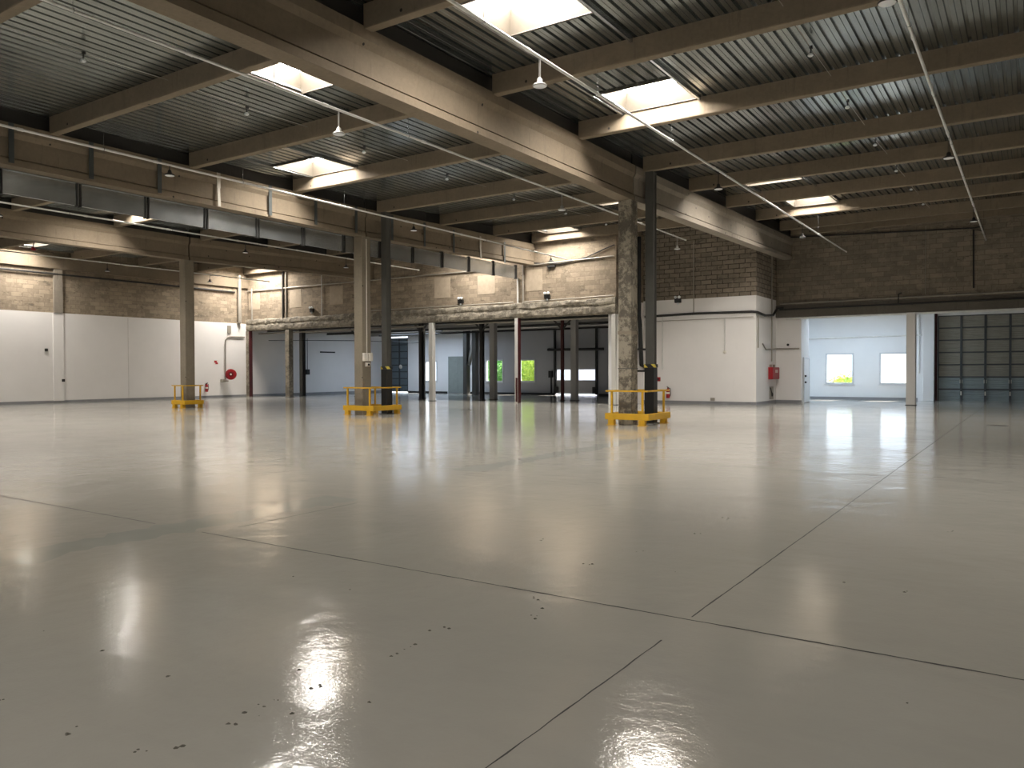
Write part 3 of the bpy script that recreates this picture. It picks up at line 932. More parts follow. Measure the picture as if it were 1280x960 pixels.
# ------------------------------------------------------------------ skylights
SN = {0: 'skylight cut by the upper photo edge right of the main girder', 1: 'bright skylight on the right bay, second out from viewer', 2: 'thin visible skylight far in the garage door bay',
      3: 'skylight far in the garage door bay near the brown wall', 4: 'skylight tucked against the left flank of the main girder', 5: 'skylight midway in the left bay close to the strapped girder',
      6: 'sliver of skylight beside the central pillar head', 7: 'skylight lighting the buff wall in the left bay', 10: 'skylight hidden above the metal screen lighting the rear wall',
      11: 'skylight at the left photo edge near the white wall', 12: 'skylight in the far corner above the hose reel'}
for i, (a, b, c, d) in enumerate(SKYL):
    cx, cy = (a + b) / 2, (c + d) / 2
    zd = min(zb(c), zb(d)) + .40
    ztop = zb(d) + .82
    t = thing('skylight', (cx, cy, zd), SN.get(i, 'unseen roof skylight over the part of the hall out of the picture'), 'skylight', 'roof skylights', 'thing')
    q = .03
    s_ = .12   # slope of the upstand
    def ring(z0, z1, o0, o1):
        mb = MB()
        lo = [(a + o0, c + o0), (b - o0, c + o0), (b - o0, d - o0), (a + o0, d - o0)]
        hi = [(a + o1, c + o1), (b - o1, c + o1), (b - o1, d - o1), (a + o1, d - o1)]
        lo2 = [(a + o0 - q, c + o0 - q), (b - o0 + q, c + o0 - q), (b - o0 + q, d - o0 + q), (a + o0 - q, d - o0 + q)]
        hi2 = [(a + o1 - q, c + o1 - q), (b - o1 + q, c + o1 - q), (b - o1 + q, d - o1 + q), (a + o1 - q, d - o1 + q)]
        vs = [(x, y, z0) for x, y in lo] + [(x, y, z1) for x, y in hi] + [(x, y, z0) for x, y in lo2] + [(x, y, z1) for x, y in hi2]
        fs = []
        for k in range(4):
            n = (k + 1) % 4
            fs += [(k, 4 + k, 4 + n, n), (8 + k, 8 + n, 12 + n, 12 + k), (k, n, 8 + n, 8 + k), (4 + k, 12 + k, 12 + n, 4 + n)]
        return mb.add(vs, fs)
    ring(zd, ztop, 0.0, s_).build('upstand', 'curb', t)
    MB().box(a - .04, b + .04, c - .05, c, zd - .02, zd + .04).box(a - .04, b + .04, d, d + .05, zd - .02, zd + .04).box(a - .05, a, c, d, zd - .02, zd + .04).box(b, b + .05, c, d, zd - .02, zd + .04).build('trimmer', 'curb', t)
    ra = max(q_ for q_ in [YB] + ROWS if q_ <= c + .3)
    rb = min([q_ for q_ in (ROWS + [YF - .25] if cx > GX[1] else [v for v in ROWS if v < YW] + [YW - .22]) if q_ >= d - .3])
    for xx in (a - .09, b + .05):
        MB().bar((xx + .02, ra + .1, zb(ra) + .38), (xx + .02, rb - .1, zb(rb) + .38), .05, .07).build('side_angle', 'galv', t)
    dome = MB()
    n = 6
    vs = []
    for v in range(n + 1):
        for u in range(n + 1):
            fu, fv = u / n, v / n
            hgt = .16 * (1 - (2 * fu - 1) ** 2) * (1 - (2 * fv - 1) ** 2)
            vs.append((a + s_ + (b - a - 2 * s_) * fu, c + s_ + (d - c - 2 * s_) * fv, ztop - .01 + hgt))
    dome.add(vs, [(v * (n + 1) + u, (v + 1) * (n + 1) + u, (v + 1) * (n + 1) + u + 1, v * (n + 1) + u + 1) for v in range(n) for u in range(n)], True)
    dome.build('dome', 'sky', t)

for k, (cx, cy, w, lab) in enumerate(((-7.2, 41.8, 1.5, 'added unseen fill light over the bay before the two square windows'), (-13.4, 42.6, 1.5, 'added unseen fill light over the hidden side of the window bay'), (-35.4, 41.0, 2.6, 'added unseen fill light over the annex before the slate garage door'))):
    z = 4.42 if cx < -16 else 4.5
    t = thing('skylight', (cx, cy, z - .03), lab, 'skylight', 'added low roof fill lights', 'thing')  # unseen roof lights, added to brighten bay and annex
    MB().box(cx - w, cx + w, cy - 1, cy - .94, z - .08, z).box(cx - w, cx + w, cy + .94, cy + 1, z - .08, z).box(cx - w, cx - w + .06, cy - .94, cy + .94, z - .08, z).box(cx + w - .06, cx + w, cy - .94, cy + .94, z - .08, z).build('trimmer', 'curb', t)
    MB().box(cx - w + .06, cx + w - .06, cy - .94, cy + .94, z - .04, z - .01).build('added_glow_panel', 'annex_fill' if cx < -16 else 'bay_fill', t)

# ------------------------------------------------------------------ annex front: lintel and posts
lin = MB()
from mathutils import noise as MN
pf = [(.3, 0), (.2, -.01), (.05, 0), (-.07, .01), (-.12, .06), (-.13, .18), (-.12, .3), (-.1, .36), (-.1, .42), (-.13, .48), (-.13, .58), (-.11, .68), (-.06, .72), (.0, .73), (.3, .73)]
nx = 320
vs = []
for i in range(nx + 1):
    xx = XL + (XL * -1 - 15.9) * i / nx
    for (yy, zz) in pf:
        k = MN.noise(Vector((xx * 1.6, yy * 4, zz * 5))) * .045 + MN.noise(Vector((xx * 5, yy * 9, zz * 9 + 7))) * .03
        vs.append((xx, YW + yy - (abs(k) if yy < .25 else 0), 4.2 + zz + (k if 0 < zz < .7 or yy < .1 else 0)))
n = len(pf)
o = MB().add(vs, [(i * n + k, i * n + k + 1, (i + 1) * n + k + 1, (i + 1) * n + k) for i in range(nx) for k in range(n - 1)] + [((i * n), (i + 1) * n, (i + 1) * n + n - 1, i * n + n - 1) for i in range(nx)] + [tuple(range(n))[::-1], tuple(range(nx * n, nx * n + n))]).build('lintel', 'lintel')
tag(o, 'rough concrete lintel carried by slim posts over the annex', 'lintel', None, 'thing')
o = MB().box(-9.8 - .6, XR, YF - .1, YF + .3, 4.12, 4.5).box(-10.4, XR, YF - .06, YF, 4.52, 4.7).build('lintel', 'lintel_dark', None, None, .015)
tag(o, 'long grey concrete lintel over the wide garage door opening', 'lintel', None, 'thing')
POSTS = [
    ((-38.05, YW - .02), .17, 'lintel', 4.165, 'battered slim concrete post nearest the hose reel end of the lintel'),
    ((-26.75, YW - .02), .13, 'post_white', 4.165, 'slim beige concrete post under the lintel in the annex middle'),
    ((-15.99, YW - .02), .10, 'post_white', 4.165, 'slim pale post under the lintel end beside the central pillar'),
    ((-4.5, YF + .0), .185, 'post_white', 4.12, 'white square post standing in the wide garage door opening'),
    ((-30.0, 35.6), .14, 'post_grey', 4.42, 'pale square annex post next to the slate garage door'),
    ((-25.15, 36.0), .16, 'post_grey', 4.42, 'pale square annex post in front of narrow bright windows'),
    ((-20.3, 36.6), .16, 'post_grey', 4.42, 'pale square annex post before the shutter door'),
]
for (xy, hw, m, zt, lab) in POSTS:
    x, y = xy
    r = thing('support_post', (x, y, 0), lab, 'post', 'posts of the low annex', 'thing')
    MB().box(x - hw, x + hw, y - hw, y + hw, 0, zt).build('post_shaft', m, r, bevel=.012)
    MB().box(x - hw - .03, x + hw + .03, y - hw - .03, y + hw + .03, 0, .03).build('foot_plate', 'steel_grey', r)
x, y = -21.28, YW - .02
r = thing('support_post', (x, y, 0), 'slim post with red painted foot and flank under the lintel', 'post', 'posts of the low annex', 'thing')
MB().box(x - .11, x + .075, y - .11, y + .11, 0, 4.2).build('post_shaft', 'post_white', r)
MB().box(x + .075, x + .11, y - .115, y + .11, 0, 4.2).build('red_flank', 'rust', r)
MB().box(x - .06, x + .05, y - .118, y - .11, 0.05, 1.25).build('red_foot', 'rust', r)
x, y = XL + .16, YW - .02
r = thing('support_post', (x, y, 0), 'flaky post with dark red edge beside the hose reel', 'post', 'posts of the low annex', 'thing')
MB().box(x - .14, x + .12, y - .14, y + .14, 0, 4.2).build('post_shaft', 'lintel', r)
MB().box(x + .12, x + .17, y - .12, y + .12, 0, 4.2).build('red_edge', 'rust', r)
DARKP = [((-28.37, 33.6), 'dark', 'dark steel post left of the pale one by the slate door'), ((-25.0, 34.7), 'dark', 'dark braced steel post left of the bright window post'),
         ((-20.7, 36.0), 'rust', 'dark rust red steel post against the shutter door'), ((-39.6, 35.0), 'steel_grey', 'dark grey steel post just behind the battered post'),
         ((-35.7, 36.0), 'dark', 'black steel post hidden edge on beside the middle pillar')]
for (xy, m, lab) in DARKP:
    x, y = xy
    r = thing('steel_support', (x, y, 0), lab, 'post', 'dark annex posts', 'thing')
    a = .07 if m == 'rust' else .1 if m != 'steel_grey' else .14
    MB().prism([(-a, -a), (a, -a), (a, -a + .02), (.012, -a + .02), (.012, a - .02), (a, a - .02), (a, a), (-a, a), (-a, a - .02), (-.012, a - .02), (-.012, -a + .02), (-a, -a + .02)], (x, y, 0), (x, y, 4.42), (1, 0, 0), (0, 1, 0)).build('post_shaft', m, r)
    MB().box(x - a - .03, x + a + .03, y - a - .03, y + a + .03, 0, .03).build('foot_plate', 'dark', r)
    if m != 'steel_grey':
        MB().bar((x, y, 3.75), (x - .6, y, 4.36), .07, .07).bar((x, y, 3.75), (x + .6, y, 4.36), .07, .07).build('brace', 'steel_grey', r)
# wide steel column with diagonal brace on the grey wall edge
r = thing('steel_support', (-31.6, 42.5, 0), 'broad grey steel stanchion with a diagonal stay at the annex far end', 'post', None, 'thing')
MB().box(-32.05, -31.75, 42.3, 42.7, 0, 4.42).box(-31.3, -31.0, 42.3, 42.7, 0, 4.42).build('post_shaft', 'steel_grey', r)
MB().bar((-31.7, 42.5, 2.0), (-31.15, 42.5, 4.35), .18, .18).build('brace', 'post_grey', r)
# annex roof beams and pipes
for k, (y, z) in enumerate(((34.15, 4.25), (37.1, 4.25), (39.4, 4.25), (43.0, 4.25))):
    a = .08
    o = MB().box(XL, -16.5, y - .08, y + .08, z + .15, z + .17).box(XL, -16.5, y - .08, y + .08, z - .05, z - .03).box(XL, -16.5, y - .01, y + .01, z - .03, z + .15).build('ceiling_joist', ['steel_grey', 'post_grey', 'steel_grey', 'post_grey'][k])
    tag(o, 'steel joist under the annex ceiling, %s back from the lintel' % ORD[k + 1], 'beam', 'annex ceiling joists', 'thing')
for k, (y, z, x0, x1, m) in enumerate(((33.4, 4.06, -41.9, -28, 'pipe_grey'), (37.6, 4.05, -30, -16.6, 'pipe'), (33.7, 4.13, -26, -16.6, 'pipe_grey'), (40.5, 4.08, -38, -17, 'dark'))):
    o = MB().tube([(x0, y, z), (x1, y, z)], .05, 10).build('ceiling_pipe', m)
    tag(o, ['grey pipe under the annex ceiling by the hose reel', 'white pipe under the annex ceiling toward the shutter door', 'grey pipe under the annex ceiling close behind the lintel', 'dark pipe deep under the annex ceiling'][k], 'pipe', 'annex ceiling pipes')
o = MB().tube([(-41.2, 33.6, 3.62), (-38, 33.8, 3.55), (-36.0, 36.2, 3.56), (-35.5, 42, 3.6)], .02, 6).build('cable', 'dark')
tag(o, 'dark cable strung across the annex from the hose reel corner', 'cable')
# switch box with cable on the annex side wall
r = thing('switch_box', (XL, 38.6, 1.7), 'small black switch box on the annex side wall under its cable', 'box')
q = at(384, 465, 0, XL)
MB().box(XL, XL + .12, q.y - .14, q.y + .14, q.z - .18, q.z + .18).build('box_body', 'dark', r, bevel=.01)
MB().tube([(XL + .03, q.y, q.z + .18), (XL + .03, q.y, 3.9)], .018, 6).build('cable', 'dark', r)
q0, q1 = at(400, 440, 0, XL), at(418, 440, 0, XL)
o = MB().box(XL, XL + .08, q0.y, q1.y, q0.z - .05, q0.z + .04).build('wall_bracket', 'dark')
tag(o, 'dark horizontal bar fixed on the annex side wall', 'bracket')
q0 = at(378, 440, 0, XL)
o = MB().tube([(XL + .04, q0.y, .15), (XL + .04, q0.y, 4.2)], .04, 8).build('wall_pipe', 'pipe_grey')
tag(o, 'grey standpipe on the annex side wall beside the switch box cable', 'pipe')


# ------------------------------------------------------------------ pipes on the walls
def pipe(pts, rad, m, label, cat='pipe', group=None, n=8):
    o = MB().tube(pts, rad, n).build('wall_pipe' if cat == 'pipe' else 'wall_cable', m)
    return tag(o, label, cat, group)


yw = YW - .06
pipe([(XL + .1, yw, 6.74), (-21.7, yw, 6.72)], .035, 'pipe_grey', 'horizontal conduit high on the buff wall left of the metal screen end')
pipe([(-20.7, yw, 6.75), (-16, yw, 6.83)], .035, 'pipe_grey', 'horizontal conduit high on the buff wall right of the metal screen end')
pipe([(-31.2, yw, 5.02), (-21.5, yw, 4.99)], .03, 'pipe_grey', 'low conduit just above the lintel left of the corner pipes')
pipe([(-20.85, yw, 4.98), (-16, yw, 5.03)], .03, 'pipe_grey', 'low conduit just above the lintel right of the corner pipes')
pipe([(-38.25, yw, 4.6), (-38.25, yw, 8.2)], .05, 'pipe_grey', 'paler vertical pipe on the buff wall near the far corner')
pipe([(-38.55, yw + .02, 4.6), (-38.55, yw + .02, 8.2)], .07, 'dark', 'dark vertical downpipe on the buff wall near the far corner')
pipe([(-35.12, yw, 4.85), (-35.12, yw, 7.4)], .03, 'pipe', 'slim pale vertical conduit left of the middle pillar')
pipe([(-21.25, yw, 4.3), (-21.25, yw, 6.2)], .045, 'pipe', 'pale vertical pipe under the metal screen end, left one of the pair')
pipe([(-20.93, yw, 4.6), (-20.93, yw, 7.6)], .045, 'pipe_grey', 'pale vertical pipe rising past the metal screen end, right one of the pair')
pipe([(-41.5, yw, 4.7), (-41.5, yw, 6.9)], .06, 'pipe_grey', 'vertical pipe in the corner above the hose reel on buff wall')
pipe([(XL + .12, YW - .7, 4.7), (XL + .12, YW - .7, 7.7)], .12, 'pipe_grey', 'thick vertical downpipe on the side wall in the hose reel corner')
pipe([(XL + .07, 10, 6.68), (XL + .07, YW - 1.0, 6.62)], .05, 'dark', 'dark pipe running high along the long side wall')
a, b, c, d = at(652, 320, 1, yw), at(672, 329, 1, yw), at(700, 330, 1, yw), at(768, 306, 1, yw)
pipe([a, a.lerp(b, .5) + Vector((0, 0, -.15)), b, c, c.lerp(d, .5) + Vector((0, 0, -.12)), c.lerp(d, .85) + Vector((0, 0, -.02)), d], .03, 'dark', 'black cable sagging across the buff wall under the skylight', 'cable')
q = at(690, 333, 1, YW)
o = MB().box(q.x - .22, q.x + .22, YW - .12, YW, q.z - .04, q.z + .05).box(q.x - .16, q.x - .08, YW - .1, YW, q.z - .14, q.z).build('wall_bracket', 'dark')
tag(o, 'dark metal bracket on the lit buff wall below the sagging cable', 'bracket')
# white block wall
ym = YM - .04
pipe([at(806, 396, 1, ym), at(870, 392, 1, ym), at(940, 389.5, 1, ym), Vector((-10.34, YM - .05, 4.2)), Vector((-10.34, YM + 1.2, 4.12)), Vector((-10.33, YM + 2.5, 4.2)), Vector((-10.32, YF - .15, 4.55)), Vector((-10.0, YF - .14, 4.6))], .055, 'dark', 'bundle of dark cables along the white block wall', 'cable')
pipe([at(818, 402, 1, ym), at(940, 396, 1, ym), Vector((-10.36, YM + .2, 4.0))], .016, 'pipe_grey', 'thin pale cable below the dark bundle on the white block wall', 'cable')
pipe([at(867, 302, 1, ym), at(867, 393, 1, ym)], .02, 'pipe_grey', 'thin conduit down the block wall from the lighting tube end')
pipe([at(828, 396, 1, ym), at(828, 462, 1, ym)], .03, 'pipe', 'white conduit down the white block wall near the steel post')
pipe([at(906, 398, 1, ym), at(906, 438, 1, ym)], .02, 'pipe', 'white conduit down to the round switch on the white block wall')
q = at(906, 440, 1, YM)
o = MB().lathe([(0, .05), (.06, .05), (.08, .03), (.08, 0)], q, (0, -1, 0), 16).build('wall_switch', 'cream')
tag(o, 'small round switch ending a conduit on the white block wall', 'switch')
q = at(891, 499, 1, YM)
o = MB().box(q.x - .1, q.x + .1, YM - .05, YM, q.z - .07, q.z + .07).box(q.x - .04, q.x + .12, YM - .09, YM - .05, q.z - .03, q.z + .05).build('wall_socket', 'pipe_grey')
tag(o, 'small socket low on the white block wall', 'socket')
# side return
xr = -10.36
pipe([(xr, YM + .2, 4.15), (xr, YM + .2, 2.6)], .03, 'pipe_grey', 'vertical conduit at the corner of the white block return')
pipe([(xr, 38.0, 7.4), (xr, 38.0, 2.0)], .03, 'pipe_grey', 'vertical conduit above the red cabinet')
pipe([(xr, YM + .9, 2.8), (xr, YM + 1.4, 2.55), (xr, YF - .1, 2.62), (-9.3, YF - .05, 2.62)], .03, 'pipe_grey', 'conduit running round from the return to the white pier')
q = at(985, 431, 1, YF)
o = MB().lathe([(0, .06), (.05, .06), (.06, .03), (.06, 0)], q, (0, -1, 0), 12).build('wall_switch', 'dark')
tag(o, 'small dark knob high on the narrow white pier', 'switch')
# right wall
yf = YF - .05
pipe([at(972, 302, 1, yf), at(985, 297, 1, yf), at(1217, 285, 1, yf), at(1228, 283, 1, yf), at(1230, 289, 1, yf), at(1217, 287, 1, yf), at(1217, 360, 1, yf)], .03, 'dark', 'dark cable crossing the brown block wall then dropping', 'cable')
pipe([(-10.2, yf - .02, 4.78), (XR, yf - .02, 4.86)], .035, 'pipe_grey', 'conduit along the brown block wall just above the lintel')
pipe([(-10.2, yf - .1, 4.5), (XR, yf - .1, 4.55)], .04, 'dark', 'black pipe along the face of the garage opening lintel')
pipe([(-9.9, yf - .06, 4.06), (XR, yf - .06, 4.1)], .05, 'pipe', 'white pipe slung just under the garage opening lintel')
q = at(1127, 366, 1, yf - .03)
pipe([q, q + Vector((-.12, 0, -.05)), q + Vector((-.14, 0, -.5))], .03, 'dark', 'short black hooked cable above the white post', 'cable')
q = at(1168, 300, 1, yf)
pipe([(-3.95, YF - .02, 4.9), (-3.95, YF - .02, 7.9)], .012, 'pipe_grey', 'thin pale line up the brown block wall above the garage door')
# bay behind
pipe([(-10.3, YE - .05, 3.3), (-4.7, YE - .05, 3.36)], .04, 'pipe', 'horizontal white conduit above the two square windows')
pipe([(-4.85, YE - .05, 1.4), (-4.85, YE - .05, 4.4)], .04, 'pipe', 'vertical white conduit right of the second square window')
o = MB().box(-4.62, -4.12, YE - .5, YE, 0, 4.45).build('door_pier', 'white_cool', None, None, .01)
tag(o, 'white pier between the square windows and the garage door', 'pillar', None, 'structure')
o = MB().box(-4.12, -4.02, YE - .2, YE, 0, 4.4).build('door_jamb', 'rust', None, None, 0)
tag(o, 'rusty steel jamb at the side of the brown garage door', 'jamb', None, 'structure')
for k, z in enumerate((4.28, 4.36)):
    o = MB().tube([(-9.1, YF + 1.6 + k, z), (-4.6, YF + 1.9 + k, z)], .05, 8).build('ceiling_pipe', 'pipe')
    tag(o, ['white pipe under the bay ceiling nearer the opening', 'white pipe under the bay ceiling nearer the windows'][k], 'pipe', 'bay ceiling pipes')

# ------------------------------------------------------------------ emergency lamps
SPOT = [((391, 388), YW, 'twin spot emergency lamp on the buff wall left of the middle pillar'), ((577, 377), YW, 'twin spot emergency lamp on the buff wall under the metal screen'),
        ((685, 371), YW, 'twin spot emergency lamp on the lit buff wall above the lintel'), ((848, 376), YM, 'twin spot emergency lamp where block meets white paint')]
s0 = None
for (pp, yy, lab) in SPOT:
    q = at(*pp, 1, yy)
    loc = (q.x, yy, q.z - .1)
    if s0 is None:
        s0 = thing('emergency_lamp', loc, lab, 'lamp', 'twin spot emergency lamps')
        x, y, z = loc
        MB().box(x - .15, x + .15, y - .14, y, z, z + .2).build('battery_box', 'black', s0, bevel=.012)
        for sx in (-.09, .09):
            MB().lathe([(.0, .1), (.05, .1), (.07, .06), (.06, 0), (0, -.01)], (x + sx, y - .1, z + .27), (0, -1, -.2), 14).build('spot_head', 'lampface', s0)
        MB().lathe([(0, 0), (.04, .0), (.055, .05), (.04, .09), (0, .09)], (x, y - .08, z - .09), (0, 0, 1), 14).build('indicator', 'lampface', s0)
    else:
        copy_thing(s0, loc, lab)

# ------------------------------------------------------------------ fire gear
# hose reel
q = at(284, 468, 0, XL)
hx = XL + .37
r = thing('hose_reel', (XL, q.y, q.z - .4), 'red fire hose reel with grey arched pipe at the white wall corner', 'hose reel')
c = (hx, q.y, q.z)
ax = Vector((.78, -.62, 0))
MB().lathe([(.06, .09), (.14, .115), (.31, .12), (.335, .1), (.335, .07), (.22, .05), (.22, -.05), (.335, -.07), (.335, -.1), (.31, -.12), (.05, -.12)], c, ax, 32).build('drum', 'red', r)
MB().lathe([(.22, -.055), (.29, -.06), (.3, 0), (.29, .06), (.22, .055)], c, ax, 32).build('hose', 'rust', r)
MB().lathe([(.1, .1), (.11, .122), (.13, .118)], c, ax, 16).build('hub_ring', 'dark', r)
MB().lathe([(0, .15), (.04, .15), (.055, .12), (.055, .08)], c, ax, 16).build('hub', 'cream', r)
MB().bar((XL, q.y, q.z), (hx, q.y, q.z), .06, .06).build('bracket', 'dark', r)
MB().box(XL, XL + .12, q.y - .5, q.y - .2, q.z - .48, q.z - .3).tube([(XL + .06, q.y - .3, q.z - .4), (XL + .1, q.y, q.z - .42)], .035, 8).build('valve', 'pipe_grey', r)
yy = at(281, 430, 0, XL).y
z1 = at(270, 420, 0, XL).z
arch = [(XL + .06, yy - .0, q.z - .3), (XL + .06, yy, z1 - .35)] + [(XL + .06, yy + .3 - .3 * math.cos(t * PI / 12), z1 - .35 + .35 * math.sin(t * PI / 12)) for t in range(1, 7)] + [(XL + .06, YW - .3, z1)]
MB().tube(arch, .04, 8).build('supply_pipe', 'pipe_grey', r)
q = at(272, 412, 0, XL)
q = at(286, 411, 0, XL)
o = MB().box(XL, XL + .07, q.y - .12, q.y + .12, q.z - .3, q.z + .2).build('wall_plate', 'pipe_grey')
tag(o, 'small grey plate high on the white wall above the hose reel', 'plate')


def extinguisher(loc, n, label):
    x, y, z = loc
    n = Vector(n)
    t = thing('fire_extinguisher', loc, label, 'fire extinguisher', 'wall fire extinguishers')
    c = Vector(loc) + n * .11
    MB().lathe([(0, 0), (.075, 0), (.085, .02), (.085, .36), (.07, .42), (.035, .46), (.03, .48)], c, (0, 0, 1), 20).build('cylinder', 'red', t)
    MB().lathe([(.03, .48), (.035, .5), (.02, .53), (0, .53)], c, (0, 0, 1), 12).bar(c + Vector((0, 0, .52)), c + Vector((0, 0, .56)) + n * .12, .025, .02).build('valve', 'dark', t)
    s = Vector((-n.y, n.x, 0))
    MB().tube([c + Vector((0, 0, .5)), c + s * .12 + Vector((0, 0, .46)), c + s * .13 + Vector((0, 0, .2)), c + s * .1 + Vector((0, 0, .08))], .016, 8).build('hose', 'black', t)
    MB().lathe([(.0865, .2), (.0865, .29)], c, (0, 0, 1), 20).build('label_band', 'cream', t)
    b = Vector(loc) + n * .012
    MB().bar(b + Vector((0, 0, .1)), b + Vector((0, 0, .5)), .05, .02, n).build('hook', 'dark', t)
    return t


q = at(257, 490, 0, XL)
extinguisher((XL, q.y, .38), (1, 0, 0), 'red fire extinguisher on the long white wall near the hose reel')
q = at(836, 491, 1, YM)
extinguisher((q.x, YM, .26), (0, -1, 0), 'red fire extinguisher on the white block wall right of the steel post')
q = at(270, 453, 0, XL)
r = thing('fire_sign', (XL, q.y, q.z - .12), 'tiny red and white square sign left of the hose reel', 'sign')
MB().box(XL, XL + .01, q.y - .16, q.y + .16, q.z - .13, q.z + .13).build('sign_board', 'cream', r)
MB().box(XL + .01, XL + .014, q.y - .13, q.y + .05, q.z - .02, q.z + .11).box(XL + .01, XL + .014, q.y - .05, q.y + .13, q.z - .11, q.z + .0).build('pictogram', 'red', r)
q = at(823.5, 474, 1, YM)
r = thing('alarm_button', (q.x, YM, q.z - .1), 'small red alarm call point on the white wall beside the post wrap', 'alarm')
MB().box(q.x - .09, q.x + .09, YM - .06, YM, q.z - .1, q.z + .1).build('housing', 'red', r, bevel=.01)
MB().box(q.x - .04, q.x + .04, YM - .066, YM - .06, q.z - .04, q.z + .04).build('press_plate', 'rust', r)
q0, q1 = at(960, 459, 0, -10.4), at(969, 473, 0, -10.4)
r = thing('fire_cabinet', (-10.4, 38.15, 1.15), 'red wall cabinet with a white emblem near the white pier', 'cabinet')
ya_, yb_ = 37.55, min(38.72, q1.y)
MB().box(-10.4, -10.2, ya_, yb_, 1.15, 1.72).build('cabinet_body', 'red', r, bevel=.01)
MB().box(-10.2, -10.185, ya_ + .03, yb_ - .03, 1.18, 1.69).build('cabinet_door', 'red', r)
MB().box(-10.185, -10.18, ya_ + .45, ya_ + .62, 1.46, 1.6).box(-10.185, -10.18, ya_ + .7, ya_ + .85, 1.46, 1.6).build('emblem', 'cream', r)
MB().box(-10.4, -10.3, ya_ + .2, ya_ + .3, 1.72, 1.85).box(-10.4, -10.3, ya_ + .75, ya_ + .85, 1.72, 1.85).build('inlet', 'pipe_grey', r)
q = at(964, 495, 0, -10.4)
r = thing('wall_valve', (-10.4, 38.1, .3), 'grey valve low on the white return under the red cabinet', 'valve')
MB().lathe([(0, .08), (.05, .08), (.1, .05), (.1, .03), (.03, .02), (.03, 0)], (-10.4, 38.1, .42), (1, 0, 0), 14).tube([(-10.37, 38.1, .42), (-10.35, 37.9, .6), (-10.37, 37.85, .75)], .02, 6).build('valve_body', 'dark', r)
MB().box(-10.4, -10.385, 37.75, 38.4, .2, .8).build('back_plate', 'pipe_grey', r)
r = thing('alarm_bell', (-37.35, 17.5, 7.05), 'small red alarm bell hung under the roof at the far left photo edge', 'alarm')
MB().lathe([(0, 0), (.09, .0), (.11, .03), (.09, .1), (.04, .15), (0, .15)], (-37.35, 17.5, 7.05), (0, 0, 1), 18).build('bell_body', 'red', r)
MB().tube([(-37.35, 17.5, 7.19), (-37.35, 17.5, 7.3), (-37.35, 17.56, 7.46)], .018, 6).build('bell_rod', 'dark', r)
# marks on the long white wall
for k, (pp, lab) in enumerate((((57.5, 437.5), 'dark screw fixing high on the long white wall'), ((79, 475.5), 'small black socket low on the long white wall'))):
    q = at(*pp, 0, XL + .05 if k else XL)
    o = MB().box(q.x - .0, q.x + .05, q.y - .07, q.y + .07, q.z - .07, q.z + .07).build('wall_socket', 'dark')
    tag(o, lab, 'socket')
# floor covers
for pp, lab in (((1247, 532), 'small dark round drain cover in the floor near the garage door'), ((583, 512.5), 'small dark drain cover in the floor before the annex')):
    q = at(*pp, 2, 0)
    t = thing('drain_cover', (q.x, q.y, 0), lab, 'drain', 'floor drain covers')
    MB().lathe([(.0, .004), (.2, .004), (.22, .002), (.22, 0)], (q.x, q.y, 0), (0, 0, 1), 24).build('lid', 'joint', t)
    MB().lathe([(.22, .003), (.27, .003), (.27, 0)], (q.x, q.y, 0), (0, 0, 1), 24).build('rim', 'steel_grey', t)
# chips of paint and grit
mb = MB()
chips = [(90, 911), (168, 943), (230, 930), (288, 904), (318, 887), (330, 893), (340, 880), (360, 892), (475, 876), (435, 886), (385, 838), (390, 860), (436, 815), (487, 816), (551, 787), (506, 807), (201, 845), (48, 790), (118, 816), (10, 874),
         (905, 648), (870, 667), (800, 690), (780, 688), (670, 748), (675, 763), (669, 772), (1058, 729), (847, 717), (680, 675), (1187, 664), (735, 705), (437, 736), (370, 721), (1130, 740), (1128, 880)]
for (px, py_) in chips:
    q = at(px, py_, 2, 0)
    for j in range(random.randint(1, 3)):
        cx, cy = q.x + random.uniform(-.05, .05), q.y + random.uniform(-.05, .05)
        rr = random.uniform(.004, .014)
        n = 6
        ring_ = [(cx + rr * random.uniform(.6, 1.3) * math.cos(2 * PI * k / n), cy + rr * random.uniform(.6, 1.3) * math.sin(2 * PI * k / n), .0) for k in range(n)]
        mb.add(ring_ + [(cx, cy, rr * .5)], [(k, (k + 1) % n, n) for k in range(n)])
o = mb.build('paint_chips', 'chip', None, (0, 0, 0))
tag(o, 'scattered dark grit and paint chips on the glossy floor', 'grit', None, 'stuff')

# ------------------------------------------------------------------ outside
gy = MB().add([(-90, -90, -.02), (60, -90, -.02), (60, YB - .3, -.02), (-90, YB - .3, -.02)], [(0, 1, 2, 3)]).build('ground_yard', 'ground', None, (0, 0, 0))
struct(gy, 'pale paved yard outside the added openings behind the viewer', 'ground')
gr = MB().add([(-90, YE + .3, -.02), (60, YE + .3, -.02), (60, 130, -.02), (-90, 130, -.02)], [(0, 1, 2, 3)]).build('ground', 'ground', None, (0, 0, 0))
struct(gr, 'pale paved ground outside the windows', 'ground')


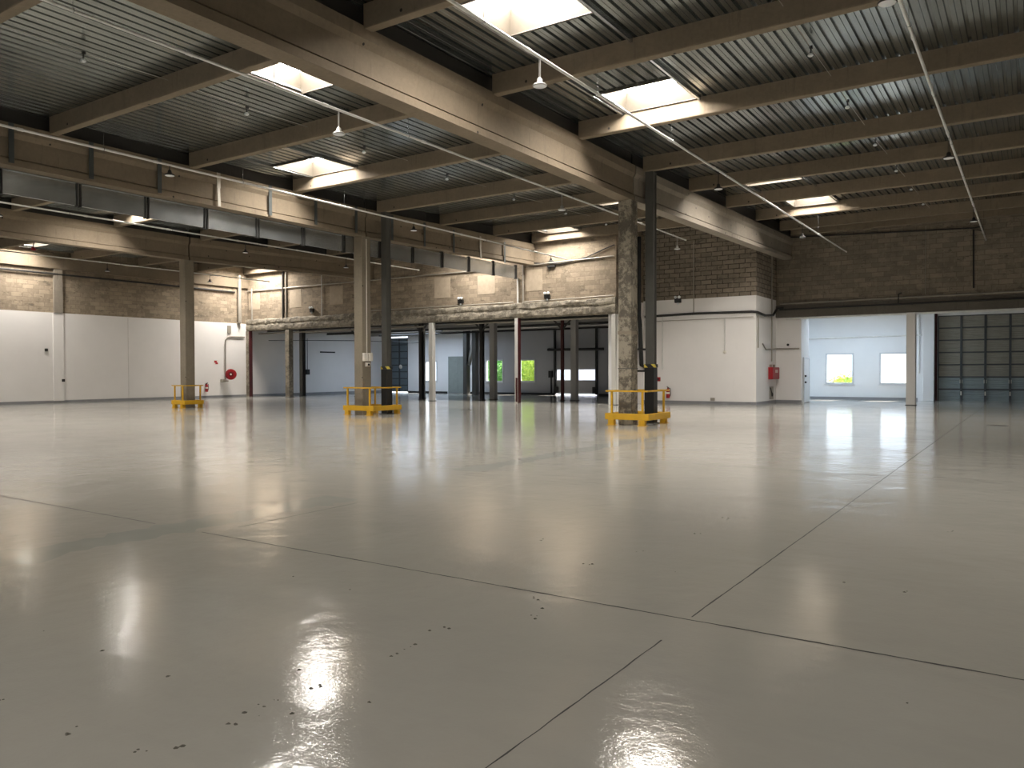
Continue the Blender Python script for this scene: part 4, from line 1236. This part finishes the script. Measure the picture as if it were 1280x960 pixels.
def shrub(x, y, w, h, mat, label, n=1400, zc=None):
    r = thing('shrub', (x, y, -.02), label, 'shrub', 'shrubs outside the windows')
    mb = MB()
    for _ in range(n):
        u, v = random.uniform(0, 2 * PI), random.uniform(-1, 1)
        k = random.uniform(.55, 1) * (1 + .18 * math.sin(3 * u + x) + .12 * math.sin(5 * v * 3))
        q = math.sqrt(max(0, 1 - v * v))
        p = Vector((x + w * k * q * math.cos(u), y + w * .7 * k * q * math.sin(u), max(.05, h * .52 + h * .5 * k * v)))
        s = random.uniform(.07, .14)
        a = Vector((random.uniform(-1, 1), random.uniform(-1, 1), random.uniform(-.6, .6))).normalized()
        b = a.cross(Vector((random.uniform(-1, 1), random.uniform(-1, 1), random.uniform(-1, 1)))).normalized()
        mb.add([p - a * s, p - b * s * .45, p + a * s, p + b * s * .45], [(0, 1, 2, 3)])
    core = []
    for v in range(10):
        for u in range(16):
            th, ph = 2 * PI * u / 16, PI * v / 9
            k = .72 * (1 + .15 * math.sin(3 * th + x) + .1 * math.sin(5 * ph))
            core.append((x + w * k * math.sin(ph) * math.cos(th), y + .2 + w * .6 * k * math.sin(ph) * math.sin(th), max(0, h * .5 + h * .48 * k * math.cos(ph))))
    mb.add(core, [(v * 16 + u, v * 16 + (u + 1) % 16, (v + 1) * 16 + (u + 1) % 16, (v + 1) * 16 + u) for v in range(9) for u in range(16)], True)
    mb.build('foliage', mat, r)
    st = MB()
    for k in range(5):
        st.tube([(x + .05 * k - .1, y, -.02), (x + (k - 2) * w * .12, y + .05 * (k - 2), h * .3), (x + (k - 2) * w * .28, y + .1 * (k - 2), h * .7)], .025, 6)
    st.build('stem', 'bark', r)


shrub(-34.4, 50.5, 1.5, 2.3, 'leaf_dark', 'deep green shrub outside the narrow annex window')
shrub(-30.4, 48.3, 1.7, 3.2, 'leaf', 'sunlit yellow green shrub outside the green annex window', 2200)
shrub(-38.6, 51.5, 1.6, 1.7, 'leaf_dark', 'low shrub outside behind the pale annex post', 900)
shrub(-41.5, 58.0, 4.0, 4.6, 'leaf_dark', 'tall deep green tree canopy far outside the annex windows', 2600)
o = MB().box(-31.4, -16, 52, 56, -.02, 4.6).build('outbuilding', 'outwall')
tag(o, 'pale outbuilding wall seen through the shutter door window strip', 'building')
MB().box(-31.6, -15.8, 51.8, 56.2, 4.6, 4.75).build('roof', 'steel_grey', o)
shrub(-9.0, 49.3, 1.5, 1.3, 'leaf', 'low green shrub seen through the first square window', 1100)
